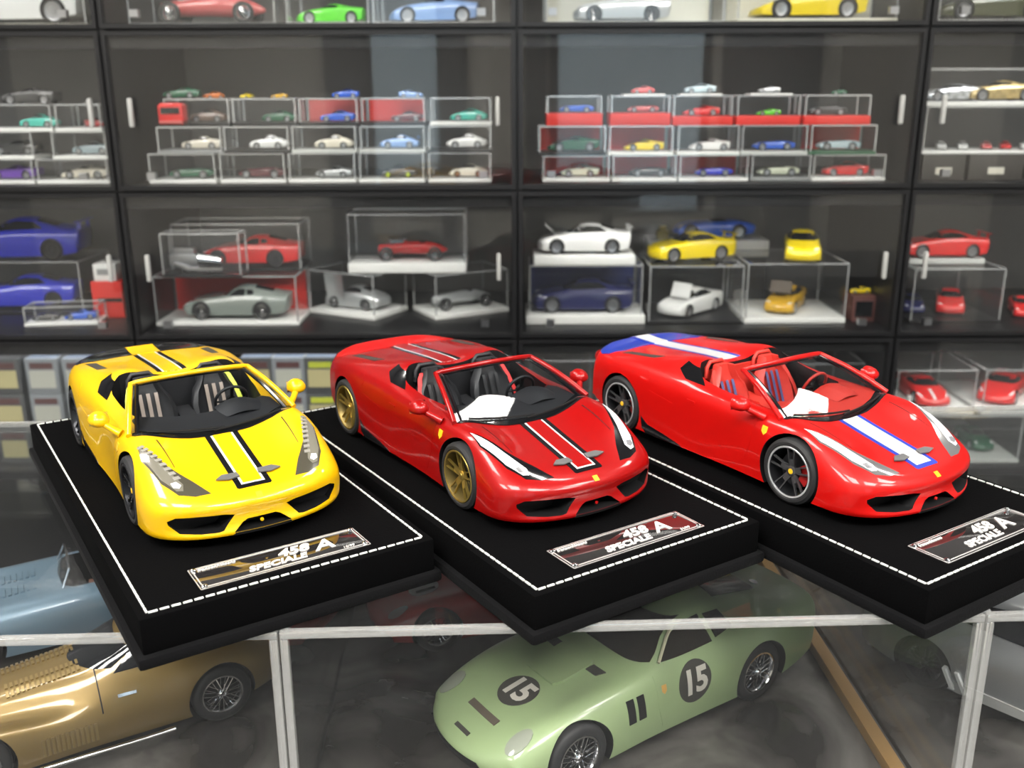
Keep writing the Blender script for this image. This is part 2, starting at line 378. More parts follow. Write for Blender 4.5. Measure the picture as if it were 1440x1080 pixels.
# ---------------------------------------------------------------- open two-seat sports car (1:18)
FAX, RAX = 1.07, 3.72
UM = (FAX + RAX)/2
S18 = 1/18.0
SP_ROWS = [
 [(.01,0,.12),(.02,.2,.12),(.06,.42,.12),(.12,.6,.12),(.20,.74,.12),(.31,.86,.12),(.44,.925,.12),(.54,.945,.12),(.63,.95,.12)],
 [(-.005,0,.15),(.005,.2,.15),(.045,.42,.15),(.105,.6,.15),(.185,.75,.15),(.295,.87,.15),(.42,.935,.148),(.545,.953,.14),(.66,.955,.12)],
 [(.04,0,.20),(.05,.2,.20),(.085,.42,.20),(.14,.6,.20),(.21,.755,.20),(.305,.88,.20),(.43,.945,.19),(.555,.96,.17),(.67,.955,.12)],
 [(.05,0,.31),(.06,.2,.31),(.09,.42,.31),(.14,.6,.31),(.20,.76,.31),(.30,.885,.305),(.43,.95,.28),(.57,.962,.21),(.69,.955,.12)],
 [(.015,0,.385),(.025,.2,.385),(.055,.42,.39),(.11,.6,.40),(.19,.765,.40),(.30,.892,.385),(.45,.955,.35),(.60,.964,.24),(.71,.955,.12)],
 [(.06,0,.455),(.07,.2,.455),(.11,.42,.46),(.17,.6,.475),(.25,.765,.485),(.36,.895,.465),(.51,.96,.41),(.65,.966,.27),(.75,.955,.12)],
 [(.22,0,.515),(.23,.2,.515),(.27,.42,.53),(.33,.6,.56),(.42,.75,.59),(.51,.89,.56),(.62,.96,.48),(.72,.967,.30),(.8,.955,.12)],
 [(.5,0,.575),(.5,.2,.575),(.52,.42,.595),(.55,.6,.645),(.60,.74,.695),(.67,.88,.66),(.75,.958,.55),(.82,.968,.33),(.88,.955,.12)],
 [(.8,0,.64),(.8,.2,.64),(.8,.42,.66),(.81,.6,.725),(.83,.74,.785),(.87,.88,.745),(.9,.957,.60),(.93,.968,.36),(.97,.955,.12)],
 [(1.06,0,.70),(1.06,.2,.70),(1.06,.42,.72),(1.06,.6,.775),(1.06,.75,.825),(1.06,.885,.79),(1.06,.958,.64),(1.06,.967,.38),(1.06,.95,.12)],
 [(1.35,0,.77),(1.35,.2,.77),(1.35,.42,.78),(1.35,.6,.80),(1.35,.76,.825),(1.35,.885,.785),(1.35,.95,.66),(1.35,.957,.4),(1.35,.94,.12)],
 [(1.7,0,.82),(1.7,.2,.82),(1.7,.42,.825),(1.7,.6,.825),(1.7,.76,.838),(1.7,.875,.797),(1.7,.93,.69),(1.7,.93,.42),(1.7,.92,.12)],
 [(2.1,0,.84),(2.1,.2,.84),(2.1,.42,.845),(2.1,.6,.838),(2.1,.76,.845),(2.1,.87,.805),(2.1,.915,.69),(2.1,.905,.42),(2.1,.92,.12)],
 [(2.45,0,.90),(2.45,.2,.90),(2.45,.42,.91),(2.45,.6,.905),(2.45,.76,.885),(2.45,.88,.835),(2.45,.93,.70),(2.45,.91,.42),(2.45,.93,.12)],
 [(2.68,0,.955),(2.68,.2,.96),(2.68,.42,1.06),(2.68,.60,1.065),(2.68,.75,.945),(2.68,.89,.86),(2.68,.945,.72),(2.68,.93,.42),(2.68,.94,.12)],
 [(2.85,0,.97),(2.85,.2,.98),(2.85,.42,1.085),(2.85,.61,1.085),(2.85,.76,.95),(2.85,.895,.872),(2.85,.952,.73),(2.85,.945,.42),(2.85,.945,.12)],
 [(3.1,0,.97),(3.1,.2,.975),(3.1,.42,1.03),(3.1,.62,1.03),(3.1,.77,.945),(3.1,.905,.89),(3.1,.968,.745),(3.1,.967,.42),(3.1,.955,.12)],
 [(3.45,0,.95),(3.45,.2,.953),(3.45,.42,.97),(3.45,.62,.965),(3.45,.79,.95),(3.45,.92,.90),(3.45,.98,.755),(3.45,.975,.42),(3.45,.96,.13)],
 [(3.75,0,.925),(3.75,.2,.927),(3.75,.42,.94),(3.75,.62,.93),(3.75,.79,.935),(3.75,.915,.885),(3.75,.975,.745),(3.75,.972,.43),(3.75,.955,.15)],
 [(4.1,0,.905),(4.1,.2,.905),(4.1,.42,.90),(4.1,.6,.892),(4.1,.77,.89),(4.08,.885,.84),(4.06,.945,.71),(4.05,.945,.46),(4.05,.925,.2)],
 [(4.36,0,.905),(4.36,.2,.905),(4.35,.42,.90),(4.33,.6,.89),(4.28,.75,.87),(4.23,.86,.81),(4.19,.915,.69),(4.18,.915,.47),(4.18,.9,.25)],
 [(4.51,0,.925),(4.51,.2,.925),(4.50,.42,.915),(4.46,.6,.895),(4.40,.75,.85),(4.34,.845,.78),(4.30,.90,.67),(4.28,.90,.47),(4.28,.88,.28)],
 [(4.54,0,.87),(4.54,.2,.87),(4.53,.42,.86),(4.49,.6,.84),(4.43,.75,.79),(4.38,.84,.73),(4.34,.89,.63),(4.32,.89,.46),(4.32,.87,.29)],
 [(4.48,0,.60),(4.48,.2,.60),(4.47,.42,.60),(4.45,.6,.58),(4.42,.74,.56),(4.39,.825,.53),(4.37,.875,.48),(4.36,.877,.41),(4.35,.86,.3)],
 [(4.42,0,.3),(4.42,.2,.3),(4.42,.42,.3),(4.41,.6,.3),(4.40,.72,.3),(4.40,.79,.3),(4.40,.83,.3),(4.39,.85,.3),(4.39,.86,.3)],
]
def X(u): return UM - u
def XP(poly): return [(X(p[0]), p[1]) for p in poly]
SPIDER = {}
def circ18(cx, cy, r, n=20): return [(cx + r*math.cos(2*PI*k/n), cy + r*math.sin(2*PI*k/n)) for k in range(n)]
def build_spider_meshes():
    me, bvh = net_solid(SP_ROWS, 6, 5, UM)
    SPIDER['bvh'] = bvh
    intake = [(.245, .305), (.34, .325), (.55, .335), (.74, .34), (.805, .305), (.80, .27), (.72, .185), (.55, .168), (.40, .165), (.355, .175)]
    mid_in = [(-.13, .245), (.13, .245), (.175, .225), (.275, .145), (-.275, .145), (-.175, .225)]
    cock = sym([(X(1.62), 0), (X(1.64), .3), (X(1.72), .53), (X(1.82), .66), (X(2.15), .71), (X(2.5), .73), (X(2.64), .71), (X(2.73), .60), (X(2.76), .3), (X(2.77), 0)])
    cut = cutters([('cyl', X(FAX), .345, .385, .60, 1.3), ('cyl', X(FAX), .345, .385, -1.3, -.60),
                   ('cyl', X(RAX), .35, .385, .58, 1.3), ('cyl', X(RAX), .35, .385, -1.3, -.58),
                   ('poly', cock, .30, 2.5, 'z'),
                   ('poly', intake, X(.30), X(-.5), 'x'), ('poly', [(-a, b) for a, b in intake], X(.30), X(-.5), 'x'),
                   ('poly', mid_in, X(.22), X(-.5), 'x')])
    b = boolean(me, cut); smooth_mesh(b, 32); scale_mesh(b, S18)
    SPIDER['body'] = b
    def P(name, poly, view='top', off=.004, sign=1, cell=.045, thick=None):
        return scale_mesh(patch_mesh(bvh, XP(poly) if view != 'front' else poly, view, name, cell, off, sign, thick=thick), S18)
    D = SPIDER
    hl = [(1.03, .825), (.94, .785), (.62, .66), (.40, .51), (.20, .40), (.21, .54), (.275, .67), (.45, .77), (.80, .85)]
    bar = [(1.02, .825), (.92, .795), (.62, .70), (.37, .60), (.30, .62), (.32, .675), (.48, .758), (.80, .835)]
    for sgn, tg in ((1, 'l'), (-1, 'r')):
        q = (lambda pl: pl) if sgn == 1 else mir
        D['lamp'+tg] = P('headlight', q(hl), off=.002)
        D['bar'+tg] = P('light_bar', q(bar), off=.006)
        D['leds'+tg] = [P('led', q([(u0, y0), (u0-.035, y0-.012), (u0-.045, y0+.045), (u0-.01, y0+.055)]), off=.010) for u0, y0 in [(1.0-.065*i, .785-.022*i) for i in range(9)]]
        D['proj'+tg] = P('projector', q([(.41, .65), (.36, .62), (.335, .645), (.36, .69), (.41, .70)]), off=.012)
        D['door'+tg] = P('door', [(1.56, .74), (1.70, .80), (2.1, .806), (2.5, .82), (2.62, .76), (2.66, .55), (2.60, .26), (2.4, .19), (1.75, .19), (1.62, .45)], 'side', .003, sgn)
        D['handle'+tg] = P('handle', [(2.46, .70), (2.58, .71), (2.58, .685), (2.46, .68)], 'side', .014, sgn)
        D['shield'+tg] = P('shield_badge', [(1.40, .715), (1.47, .72), (1.47, .66), (1.435, .625), (1.40, .66)], 'side', .006, sgn)
        D['sill'+tg] = P('side_skirt', [(2.62, .125), (3.28, .125), (3.31, .32), (3.2, .24), (2.95, .20), (2.7, .15)], 'side', .006, sgn)
        D['vent'+tg] = P('deck_grille', q([(3.33, .60), (3.42, .70), (3.98, .73), (3.92, .62)]), off=.003)
        D['quarter'+tg] = P('quarter_panel', [(2.44, .868), (2.56, .925), (2.68, 1.0), (2.88, 1.035), (2.90, .96), (2.72, .892)], 'side', .005, sgn, .025)
        D['arch'+tg] = P('front_crease', [(.30, .40), (.55, .315), (.56, .30), (.31, .36)], 'side', .004, sgn)
        D['winglet'+tg] = P('winglet', q([(.335, .09), (.315, .20), (.345, .31), (.40, .24), (.40, .10)]), off=.026, thick=.014)
        D['tail'+tg] = None
    for sgn, tg in ((1, 'l'), (-1, 'r')):
        q = (lambda pl: pl) if sgn == 1 else mir
        D['gap'+tg] = P('bonnet_gap', q([(1.12, .62), (.62, .60), (.60, .605), (1.12, .632)]), off=.0016, thick=.003)
        D['fuel'+tg] = P('filler_cap', circ18(3.28, .80, .075), 'side', .004, sgn)
        D['scoop'+tg] = P('side_scoop', [(2.80, .60), (3.18, .665), (3.26, .63), (3.22, .58), (2.98, .575)], 'side', .003, sgn)
        D['corner'+tg] = P('corner_vent', [(.34, .255), (.50, .235), (.56, .20), (.40, .205)], 'side', .004, sgn)
    D['stripe_a'] = P('stripe', sym([(.175, 0), (.175, .15), (.19, .165), (1.14, .165), (1.14, 0)]), off=.0030)
    D['stripe_b'] = P('stripe', sym([(.225, 0), (.225, .112), (1.135, .112), (1.135, 0)]), off=.0048)
    D['stripe_c'] = P('stripe', sym([(.245, 0), (.245, .090), (1.13, .090), (1.13, 0)]), off=.0066)
    D['deck_a'] = P('deck_stripe', sym([(2.86, 0), (2.86, .165), (4.12, .165), (4.12, 0)]), off=.0030)
    D['deck_b'] = P('deck_stripe', sym([(2.86, 0), (2.86, .112), (4.12, .112), (4.12, 0)]), off=.0048)
    D['deck_c'] = P('deck_stripe', sym([(2.86, 0), (2.86, .090), (4.12, .090), (4.12, 0)]), off=.0066)
    D['tail'] = P('tail_spoiler', sym([(4.08, 0), (4.08, .30), (4.05, .62), (4.14, .80), (4.28, .80), (4.42, .72), (4.53, .45), (4.555, 0)]), off=.006)
    D['tail_a'] = P('tail_stripe', sym([(4.08, 0), (4.08, .165), (4.555, .165), (4.555, 0)]), off=.012)
    D['tail_b'] = P('tail_stripe', sym([(4.08, 0), (4.08, .112), (4.555, .112), (4.555, 0)]), off=.014)
    D['dash'] = P('dashboard', sym([(1.215, 0), (1.235, .3), (1.295, .55), (1.375, .72), (1.70, .72), (1.79, .655), (1.72, .52), (1.64, .3), (1.62, 0)]), off=.008)
    D['cowl'] = P('cowl', sym([(1.12, 0), (1.14, .3), (1.19, .55), (1.265, .79), (1.34, .835), (1.38, .72), (1.30, .56), (1.24, .3), (1.22, 0)]), off=.005)
    D['splitter'] = P('splitter', [(-.28, .122), (.28, .122), (.26, .143), (-.26, .143)], 'front', .010, 1)
    D['nose'] = P('nose_badge', [(-.028, .425), (.028, .425), (.028, .462), (-.028, .462)], 'front', .006, 1)
    # windscreen, its frame, wipers
    def surf(u, y, dz=0.0):
        h = bvh.ray_cast(Vector((X(u), y, 5)), Vector((0, 0, -1))); return Vector((X(u), y, h[0].z + dz))
    ts = np.linspace(-1, 1, 25); G = []
    for j in range(9):
        t = j/8; row = []
        for s in ts:
            a = abs(s); yb = s*.83; ub = 1.135 + .17*a**2
            b0 = Vector((X(ub), yb, .727 + .085*a**2)); yt = s*.61; ut = 1.96 + .11*a**2; t0 = Vector((X(ut), yt, 1.160 - .05*a**2))
            p = b0.lerp(t0, t); p.z += .03*math.sin(PI*t); row.append(p)
        G.append(row)
    D['glass_grid'] = G
    D['glass'] = sc(MB().grid([[list(p) for p in r] for r in G]), 'windscreen', S18, 60)
    fr = [G[j][0] + Vector((0, -.008, .0)) for j in range(9)] + [p + Vector((-.01, 0, .006)) for p in G[8][1:-1]] + [G[j][-1] + Vector((0, .008, 0)) for j in range(8, -1, -1)]
    D['frame'] = sc(MB().tube(fr, .028, 8), 'windscreen_frame', S18, 50)
    inn = [G[j][1].lerp(G[j][0], .2) + Vector((-.012, .012, -.012)) for j in range(9)] + [p + Vector((-.012, 0, -.02)) for p in G[8][2:-2]] + [G[j][-2].lerp(G[j][-1], .2) + Vector((-.012, -.012, -.012)) for j in range(8, -1, -1)]
    D['seal'] = sc(MB().tube(inn, .022, 6), 'windscreen_seal', S18, 50)
    def wip(y0, y1, k):
        pts = []
        for i in range(9):
            y = y0 + (y1-y0)*i/8; s = y/.72; jj = k + .10*math.sin(PI*i/8); jx = min(24, max(0, (s*.96+1)*12)); i0 = int(min(23, jx)); f = jx - i0
            j0 = int(jj); g = jj - j0
            p = G[j0][i0].lerp(G[j0][i0+1], f).lerp(G[j0+1][i0].lerp(G[j0+1][i0+1], f), g) + Vector((.012, 0, .014)); pts.append(p)
        return sc(MB().tube(pts, .011, 6), 'wiper', S18)
    D['wiper1'] = wip(-.62, .05, .55); D['wiper2'] = wip(-.05, .62, .35)
    # mirrors
    for sgn, tg in ((1, 'l'), (-1, 'r')):
        rows = []
        for i, (dx, w_, h_) in enumerate(((.09, .02, .02), (.075, .065, .045), (.03, .095, .07), (-.02, .105, .078), (-.06, .105, .078))):
            rows.append([(X(1.68)+dx, sgn*(1.02) + w_*math.cos(t)*(1 if math.cos(t)*sgn > 0 else .9), .895 + h_*math.sin(t)*(1.15 if math.sin(t) > 0 else .85)) for t in np.linspace(0, 2*PI, 17)[:-1]])
        mb = MB().grid(rows, 0, True); mb.f.append(tuple(range(4*16, 5*16))); mb.m.append(0); mb.f.append(tuple(range(16))); mb.m.append(0)
        D['mirror'+tg] = sc(mb, 'mirror', S18, 50)
        D['mglass'+tg] = sc(MB().box((X(1.68)-.062, sgn*1.02, .90), (.006, .18, .12)), 'mirror_glass', S18)
        D['stalk'+tg] = sc(MB().tube([(X(1.50), sgn*.87, .785), (X(1.56), sgn*.93, .825), (X(1.64), sgn*.99, .865)], [.045, .034, .034], 8), 'mirror_stalk', S18, 60)
    # cabin
    def seat(sgn):
        y0 = sgn*.36
        secs = []   # backrest: (u, z, halfwidth, thickness)
        for (u, z, hw, th) in ((2.40, .40, .25, .12), (2.44, .51, .265, .12), (2.50, .66, .27, .11), (2.55, .79, .235, .10), (2.585, .87, .17, .09), (2.605, .94, .135, .09), (2.62, 1.01, .12, .07)):
            secs.append([(X(u) + c, y0 + y*hw, z) for (c, y) in ((.0, -.55), (-.004, 0), (0, .55), (.075, .82), (.05, 1.0), (-th*.6, .95), (-th, .5), (-th, -.5), (-th*.6, -.95), (.05, -1.0), (.075, -.82))])
        mb = MB().grid(secs, 0, True)
        n = 11; mb.f.append(tuple(range(n))); mb.m.append(0); mb.f.append(tuple((len(secs)-1)*n + k for k in range(n))); mb.m.append(0)
        back = mb
        secs = []
        for (u, z, hw) in ((1.98, .44, .22), (2.04, .47, .25), (2.2, .44, .26), (2.38, .42, .26), (2.46, .46, .24)):
            secs.append([(X(u), y0 + y*hw, z + c) for (c, y) in ((0, -.6), (-.005, 0), (0, .6), (.06, .85), (.03, 1.0), (-.12, 1.0), (-.14, 0), (-.12, -1.0), (.03, -1.0), (.06, -.85))])
        cu = MB().grid(secs, 0, True); n = 10
        cu.f.append(tuple(range(n))); cu.m.append(0); cu.f.append(tuple(4*n + k for k in range(n))); cu.m.append(0)
        st = []
        for a, b in ((-.105, -.065), (-.02, .02), (.065, .105)):
            m_ = MB(); pl = []
            for (u, z) in ((2.385, .42), (2.425, .51), (2.485, .66), (2.535, .79), (2.56, .84)):
                pl.append([(X(u)+.012, y0 + a, z), (X(u)+.012, y0 + b, z)])
            m_.grid(pl); st.append(sc(m_, 'seat_stripe', S18))
        belt = MB().grid([[(X(u)+.03, sgn*(y-.026), z), (X(u)+.03, sgn*(y+.026), z)] for (u, y, z) in ((2.64, .50, .97), (2.60, .545, .92), (2.53, .585, .81), (2.44, .615, .66), (2.38, .63, .52))])
        return sc(back, 'backrest', S18, 55), sc(cu, 'seat_cushion', S18, 50), st, sc(belt, 'seat_belt', S18)
    D['seatl'] = seat(1); D['seatr'] = seat(-1)
    D['tunnel'] = sc(MB().prism([(X(1.7), .30), (X(1.7), .72), (X(1.95), .62), (X(2.3), .58), (X(2.62), .62), (X(2.62), .30)], -.085, .085, 'y'), 'centre_console', S18)
    D['binnacle'] = sc(MB().grid([[(X(u), .36 + y*hw, z + h*math.cos(y*PI/2)) for y in np.linspace(-1, 1, 13)] for (u, z, hw, h) in ((1.42, .79, .20, .03), (1.55, .81, .24, .065), (1.67, .82, .25, .08), (1.73, .82, .24, .065), (1.73, .76, .24, .02))]), 'instrument_hood', S18, 50)
    tor = MB(); q = Matrix.Rotation(math.radians(-68), 3, 'Y')
    pts = [q @ Vector((.175*math.cos(t), .175*math.sin(t), 0)) + Vector((X(1.91), .36, .81)) for t in np.linspace(0, 2*PI, 25)]
    tor.tube(pts, .017, 8, caps=False)
    D['swheel'] = sc(tor, 'steering_wheel', S18, 60)
    hubm = MB()
    for t in (0, PI, -PI/2):
        hubm.bar(Vector((X(1.90), .36, .81)), q @ Vector((.17*math.cos(t+PI/2), .17*math.sin(t+PI/2), 0)) + Vector((X(1.91), .36, .81)), .035, .012)
    hubm.lathe([(0, .02), (.05, .015), (.055, -.02), (0, -.02)], 16, 'x', 0, (X(1.90), .36, .81))
    D['swhub'] = sc(hubm, 'steering_spoke', S18)
    D['bulk'] = sc(MB().box((X(2.745), 0, .62), (.03, 1.05, .62)), 'bulkhead', S18)
    D['rollhoop'] = [sc(MB().tube([(X(2.71), s*.38-.15, .85), (X(2.715), s*.38-.14, .97), (X(2.72), s*.38-.09, 1.03), (X(2.72), s*.38+.09, 1.03), (X(2.715), s*.38+.14, .97), (X(2.71), s*.38+.15, .85)], .025, 8), 'roll_hoop', S18, 50) for s in (-1, 1)]
    D['sticks'] = sc(MB().box((0, 0, 0), (.01, .01, .01)), 'x', S18)
    D['taill'] = [sc(MB().lathe([(0, -.03), (.085, -.025), (.09, 0), (.0, .01)], 20, 'x', 0, (X(4.47), s*.66, .74)), 'tail_lamp', S18) for s in (-1, 1)]
    D['bumper_cam'] = sc(MB().lathe([(0, .018), (.015, .015), (.018, 0), (0, 0)], 14, 'x', 0, (X(.06), 0, .20)), 'radar_cover', S18)

def make_spider(loc, rz, pal, label, zrot=0.0):
    if not SPIDER: build_spider_meshes()
    D = SPIDER; t = thing('model_car', label, 'model car', loc, rz, 'open model sports cars on the black plinths')
    body = obj('body', D['body'], [pal['paint'], pal.get('well', BLACK)], t)
    hood = D
    for k in ('l', 'r'):
        h = obj('headlight', D['lamp'+k], pal['lampbase'], t)
        obj('light_bar', D['bar'+k], pal['bar'], h)  # on both red cars its white is a painted reflection on the cover
        if pal.get('leds'):
            for m in D['leds'+k]: obj('led', m, pal['leds'], h)
        obj('projector', D['proj'+k], pal['proj'], h)
        d = obj('door', D['door'+k], pal['paint'], t); obj('door_handle', D['handle'+k], pal['paint'], d)
        sb = obj('shield_badge', D['shield'+k], pal['badge'], t)
        obj('side_skirt', D['sill'+k], GLOSS_BLACK, t); obj('bonnet_gap', D['gap'+k], BLACK, t); obj('filler_cap', D['fuel'+k], pal['paint'], t)
        obj('side_scoop', D['scoop'+k], pal['paint'], t)
        obj('deck_grille', D['vent'+k], MESH_BLACK, t)
        obj('quarter_panel', D['quarter'+k], GLOSS_BLACK, t)
        obj('winglet', D['winglet'+k], pal['winglet'], t)
        m = obj('mirror', D['mirror'+k], pal['paint'], t)
        obj('mirror_glass', D['mglass'+k], CHROME, m); obj('mirror_stalk', D['stalk'+k], pal['paint'], m)
        bk, cu, st, belt = D['seat'+k]
        s = obj('seat', bk, pal['seat'], t); obj('seat_cushion', cu, pal['seat'], s)
        for x in st: obj('seat_stripe', x, pal['seatstripe'], s)
        obj('seat_belt', belt, pal['belt'], s)
    for i, (a, b) in enumerate((('stripe', 'hood_stripe'), ('deck', 'deck_stripe'))):
        for j, m in enumerate(pal['stripes']):
            obj(b, D[a + '_' + 'abc'[j]], m, t)
    tl = obj('tail_spoiler', D['tail'], pal['tail'], t)
    for j, m in enumerate(pal['tailstripes']): obj('tail_stripe', D['tail_' + 'ab'[j]], m, tl)
    for m in D['taill']: obj('tail_lamp', m, mat('tail_red', (.35, .01, .01), .15, coat=1), t)
    ds = obj('dashboard', D['dash'], pal['dash'], t); obj('instrument_hood', D['binnacle'], pal['dash'], ds)
    obj('cowl', D['cowl'], GLOSS_BLACK, t)
    obj('splitter', D['splitter'], BLACK, t); obj('nose_badge', D['nose'], pal['badge'], t); obj('radar_cover', D['bumper_cam'], pal['paint'], t)
    gl = obj('windscreen', D['glass'], CAR_GLASS, t)
    obj('windscreen_frame', D['frame'], pal['paint'], gl); obj('windscreen_seal', D['seal'], GLOSS_BLACK, gl)
    obj('wiper', D['wiper1'], BLACK, gl); obj('wiper', D['wiper2'], BLACK, gl)
    obj('centre_console', D['tunnel'], pal['seat'], t)
    sw = obj('steering_wheel', D['swheel'], pal['dash'], t); obj('steering_spoke', D['swhub'], BLACK, sw)
    obj('bulkhead', D['bulk'], pal['seat'], t)
    for m in D['rollhoop']: obj('roll_hoop', m, pal['hoop'], t)
    for x, y, z, R, W, key in ((X(FAX), .835, .342, .342, .24, 'spf'), (X(FAX), -.835, .342, .342, .24, 'spf'), (X(RAX), .815, .347, .347, .30, 'spr'), (X(RAX), -.815, .347, .347, .30, 'spr')):
        add_wheel(t, key, x, y, z, R, W, .262, S18, pal['rim'], pal['spoke'], pal['cap'], caliper=pal['caliper'], lip=pal['lip'])
    return t
# ================================================================== the shop: floor, walls, ceiling, lamps, counter
FLOOR = mat('shop_floor', (0.20, 0.20, 0.20), 0.35, var=0.15, vscale=3)
WALLM = mat('wall_paint', (0.16, 0.16, 0.155), 0.7, bump=0.05, bscale=60)
DARKWALL = mat('dark_wall', (0.06, 0.06, 0.062), 0.6)
CEILM = mat('ceiling_paint', (0.16, 0.16, 0.16), 0.8)
RX0, RX1, RY0, RY1, RZ = -2.6, 2.6, -2.4, 1.86, 2.7
def struct(name, mb, m, parent=None):
    o = obj(name, mb, m, parent)
    o['kind'] = 'structure'; return o
struct('floor', MB().box((0, (RY0+RY1)/2, -.05), (RX1-RX0, RY1-RY0, .1)), FLOOR)
struct('ceiling', MB().box((0, (RY0+RY1)/2, RZ+.05), (RX1-RX0, RY1-RY0, .1)), CEILM)
struct('wall_back', MB().box((0, RY1+.05, RZ/2), (RX1-RX0, .1, RZ)), DARKWALL)
struct('wall_left', MB().box((RX0-.05, (RY0+RY1)/2, RZ/2), (.1, RY1-RY0, RZ)), WALLM)
struct('wall_right', MB().box((RX1+.05, (RY0+RY1)/2, RZ/2), (.1, RY1-RY0, RZ)), WALLM)
wf = struct('wall_front', MB().box((0, RY0-.05, RZ/2), (RX1-RX0, .1, RZ)), mat('wall_front_paint', (.60, .57, .51), .7))
for i, (xc, ww) in enumerate(((-.30, .14), (-.86, .20), (1.35, .5), (.13, .10))):
    struct('trim_%d' % (i+1), MB().box((xc, RY0+.03, RZ/2), (ww, .06, RZ)), DARKWALL)
# tall bluish daylight windows on the street side (they show only as reflections in the cabinet doors)
SKYLIT = mat('window_daylight', (.5, .6, .68), .3, emit=(.45, .60, .70), es=.8)
for i, (xc, ww) in enumerate(((-.55, .34), (.62, .75))):
    wn = struct('window_%d' % (i+1), MB().box((xc, RY0+.012, 1.55), (ww, .02, 1.7)), SKYLIT)
    fr = MB()
    for sx in (-1, 1): fr.box((xc+sx*(ww/2+.02), RY0+.02, 1.55), (.04, .04, 1.78))
    for z in (.68, 2.42): fr.box((xc, RY0+.02, z), (ww+.08, .04, .04))
    struct('window_frame', fr, BLACK, wn)
# ceiling lamps: flat square panels in a row plus spotlights over the counter
LAMPM = mat('lamp_panel', (1, 1, 1), .5, emit=(1.0, .965, .91), es=LAMP_STRENGTH)
LAMPS = [(-1.15, .25, .5, .5), (.53, 1.20, .30, .18), (1.4, .20, .5, .5), (-.45, -.80, .72, .72), (.75, -.85, .72, .72), (-1.6, -.9, .7, .7), (1.45, 1.48, .36, .16), (1.7, -.6, .6, .6), (-1.25, 1.10, .6, .3)]  # last panel is added to brighten the cabinet shelves
lamp_words = ['over the counter end near the gold car', 'just in front of the cabinet of red boxes', 'over the counter end near the silver car', 'behind the photographer', 'near the wide window', 'in the corner near the narrow window', 'close to the wall above the last cabinet', 'over the aisle beside the last cabinet', 'added to brighten the outer cabinet with blue cars']
for (x, y, wx, wy), wd in zip(LAMPS, lamp_words):
    t = thing('ceiling_light', 'flat white square ceiling light ' + wd, 'light', (x, y, RZ), 0, 'ceiling lights')
    obj('housing', MB().box((0, 0, -.015), (wx+.03, wy+.03, .03)), WHITE, t)
    obj('diffuser', MB().box((0, 0, -.034), (wx, wy, .008)), LAMPM, t)

# ------------------------------------------------------------------ counter with three acrylic cases in a row
ZTOP = CZ - 0.22042          # top face of the plinths
ZCASE = ZTOP - 0.024         # top face of the acrylic cases
ZDECK = CZ - 0.375           # case floor
CA = math.radians(2.2)       # the case row is turned slightly
CO = Vector((-0.112, 0.407, 0))
CW, CD, CT = 0.344, 0.325, 0.0042
CASES = [(-.344, .344), (0, .344), (.344, .344)]   # start along the row, width
def cpos(a, b, z=0.0):       # along the row, into depth
    return Vector((CO.x + a*math.cos(CA) - b*math.sin(CA), CO.y + a*math.sin(CA) + b*math.cos(CA), z))
COUNTER = mat('counter_top', (.035, .035, .036), .35)
t = thing('display_counter', 'dark counter carrying the row of clear cases', 'counter', cpos(CW/2, CD/2, 0), CA)
obj('worktop', MB().box((0, .0, ZDECK-.03), (1.9, .38, .04)).mesh('worktop', 35, bevel=.003), COUNTER, t)
obj('cabinet_body', MB().box((0, .02, (ZDECK-.05)/2+.02), (1.84, .28, ZDECK-.09)).mesh('cabinet_body', 35, bevel=.003), mat('counter_side', (.05, .05, .05), .5), t)
SMOKE = smoke_mat('clouded_sheet')
words = ['around the gold and blue model cars', 'around the pale green model car', 'around the silver model car']
for i, (c0, cw) in enumerate(CASES):
    t = thing('acrylic_case', 'large clear acrylic display case ' + words[i], 'display case', cpos(c0 + cw/2, CD/2, ZDECK-.01), CA, 'large clear cases on the counter')
    hx, hy, hz = cw/2-.0004, CD/2, ZCASE-ZDECK+.01
    obj('case_floor', MB().box((0, 0, .005), (2*hx-.002, 2*hy-.002, .0098)), SMOKE, t)
    obj('front_pane', MB().box((0, -hy+CT/2, hz/2), (2*hx-2*CT, CT*.98, hz-2*CT)), ACRYLIC, t)
    obj('back_pane', MB().box((0, hy-CT/2, hz/2), (2*hx-2*CT, CT*.98, hz-2*CT)), ACRYLIC, t)
    obj('side_pane', MB().box((-hx+CT/2, 0, hz/2), (CT*.98, 2*hy-2*CT, hz-2*CT)), ACRYLIC, t)
    obj('side_pane', MB().box((hx-CT/2, 0, hz/2), (CT*.98, 2*hy-2*CT, hz-2*CT)), ACRYLIC, t)
    obj('top_pane', MB().box((0, 0, hz-CT/2), (2*hx-2*CT, 2*hy-2*CT, CT*.98)), ACRYLIC, t)
    e = CT
    def edge(a, b):
        mb = MB().bar(a, b, e, e); return mb.mesh('edge', 30, bevel=.0011)
    for sy in (-1, 1):
        obj('edge', edge((-hx, sy*(hy-e/2), hz-e/2), (hx, sy*(hy-e/2), hz-e/2)), BRIGHT_EDGE, t)
    for sx in (-1, 1):
        obj('edge', edge((sx*(hx-e/2), -hy+e, hz-e/2), (sx*(hx-e/2), hy-e, hz-e/2)), EDGE, t)
        for sy in (-1, 1):
            obj('edge', edge((sx*(hx-e/2), sy*(hy-e/2), .01), (sx*(hx-e/2), sy*(hy-e/2), hz-e)), BRIGHT_EDGE, t)
BRASS = mat('brass_strip', (.34, .20, .075), .4, metal=.5)
p = cpos(CW, CD/2, ZDECK)
tag(obj('brass_strip', MB().box((0, 0, .004), (.009, CD-.03, .008)).mesh('brass_strip', 30, bevel=.001), BRASS, None, cpos(CW-.012, CD/2, ZDECK), CA), 'thin brass strip lying on the clouded sheet beside the green car', 'trim strip')

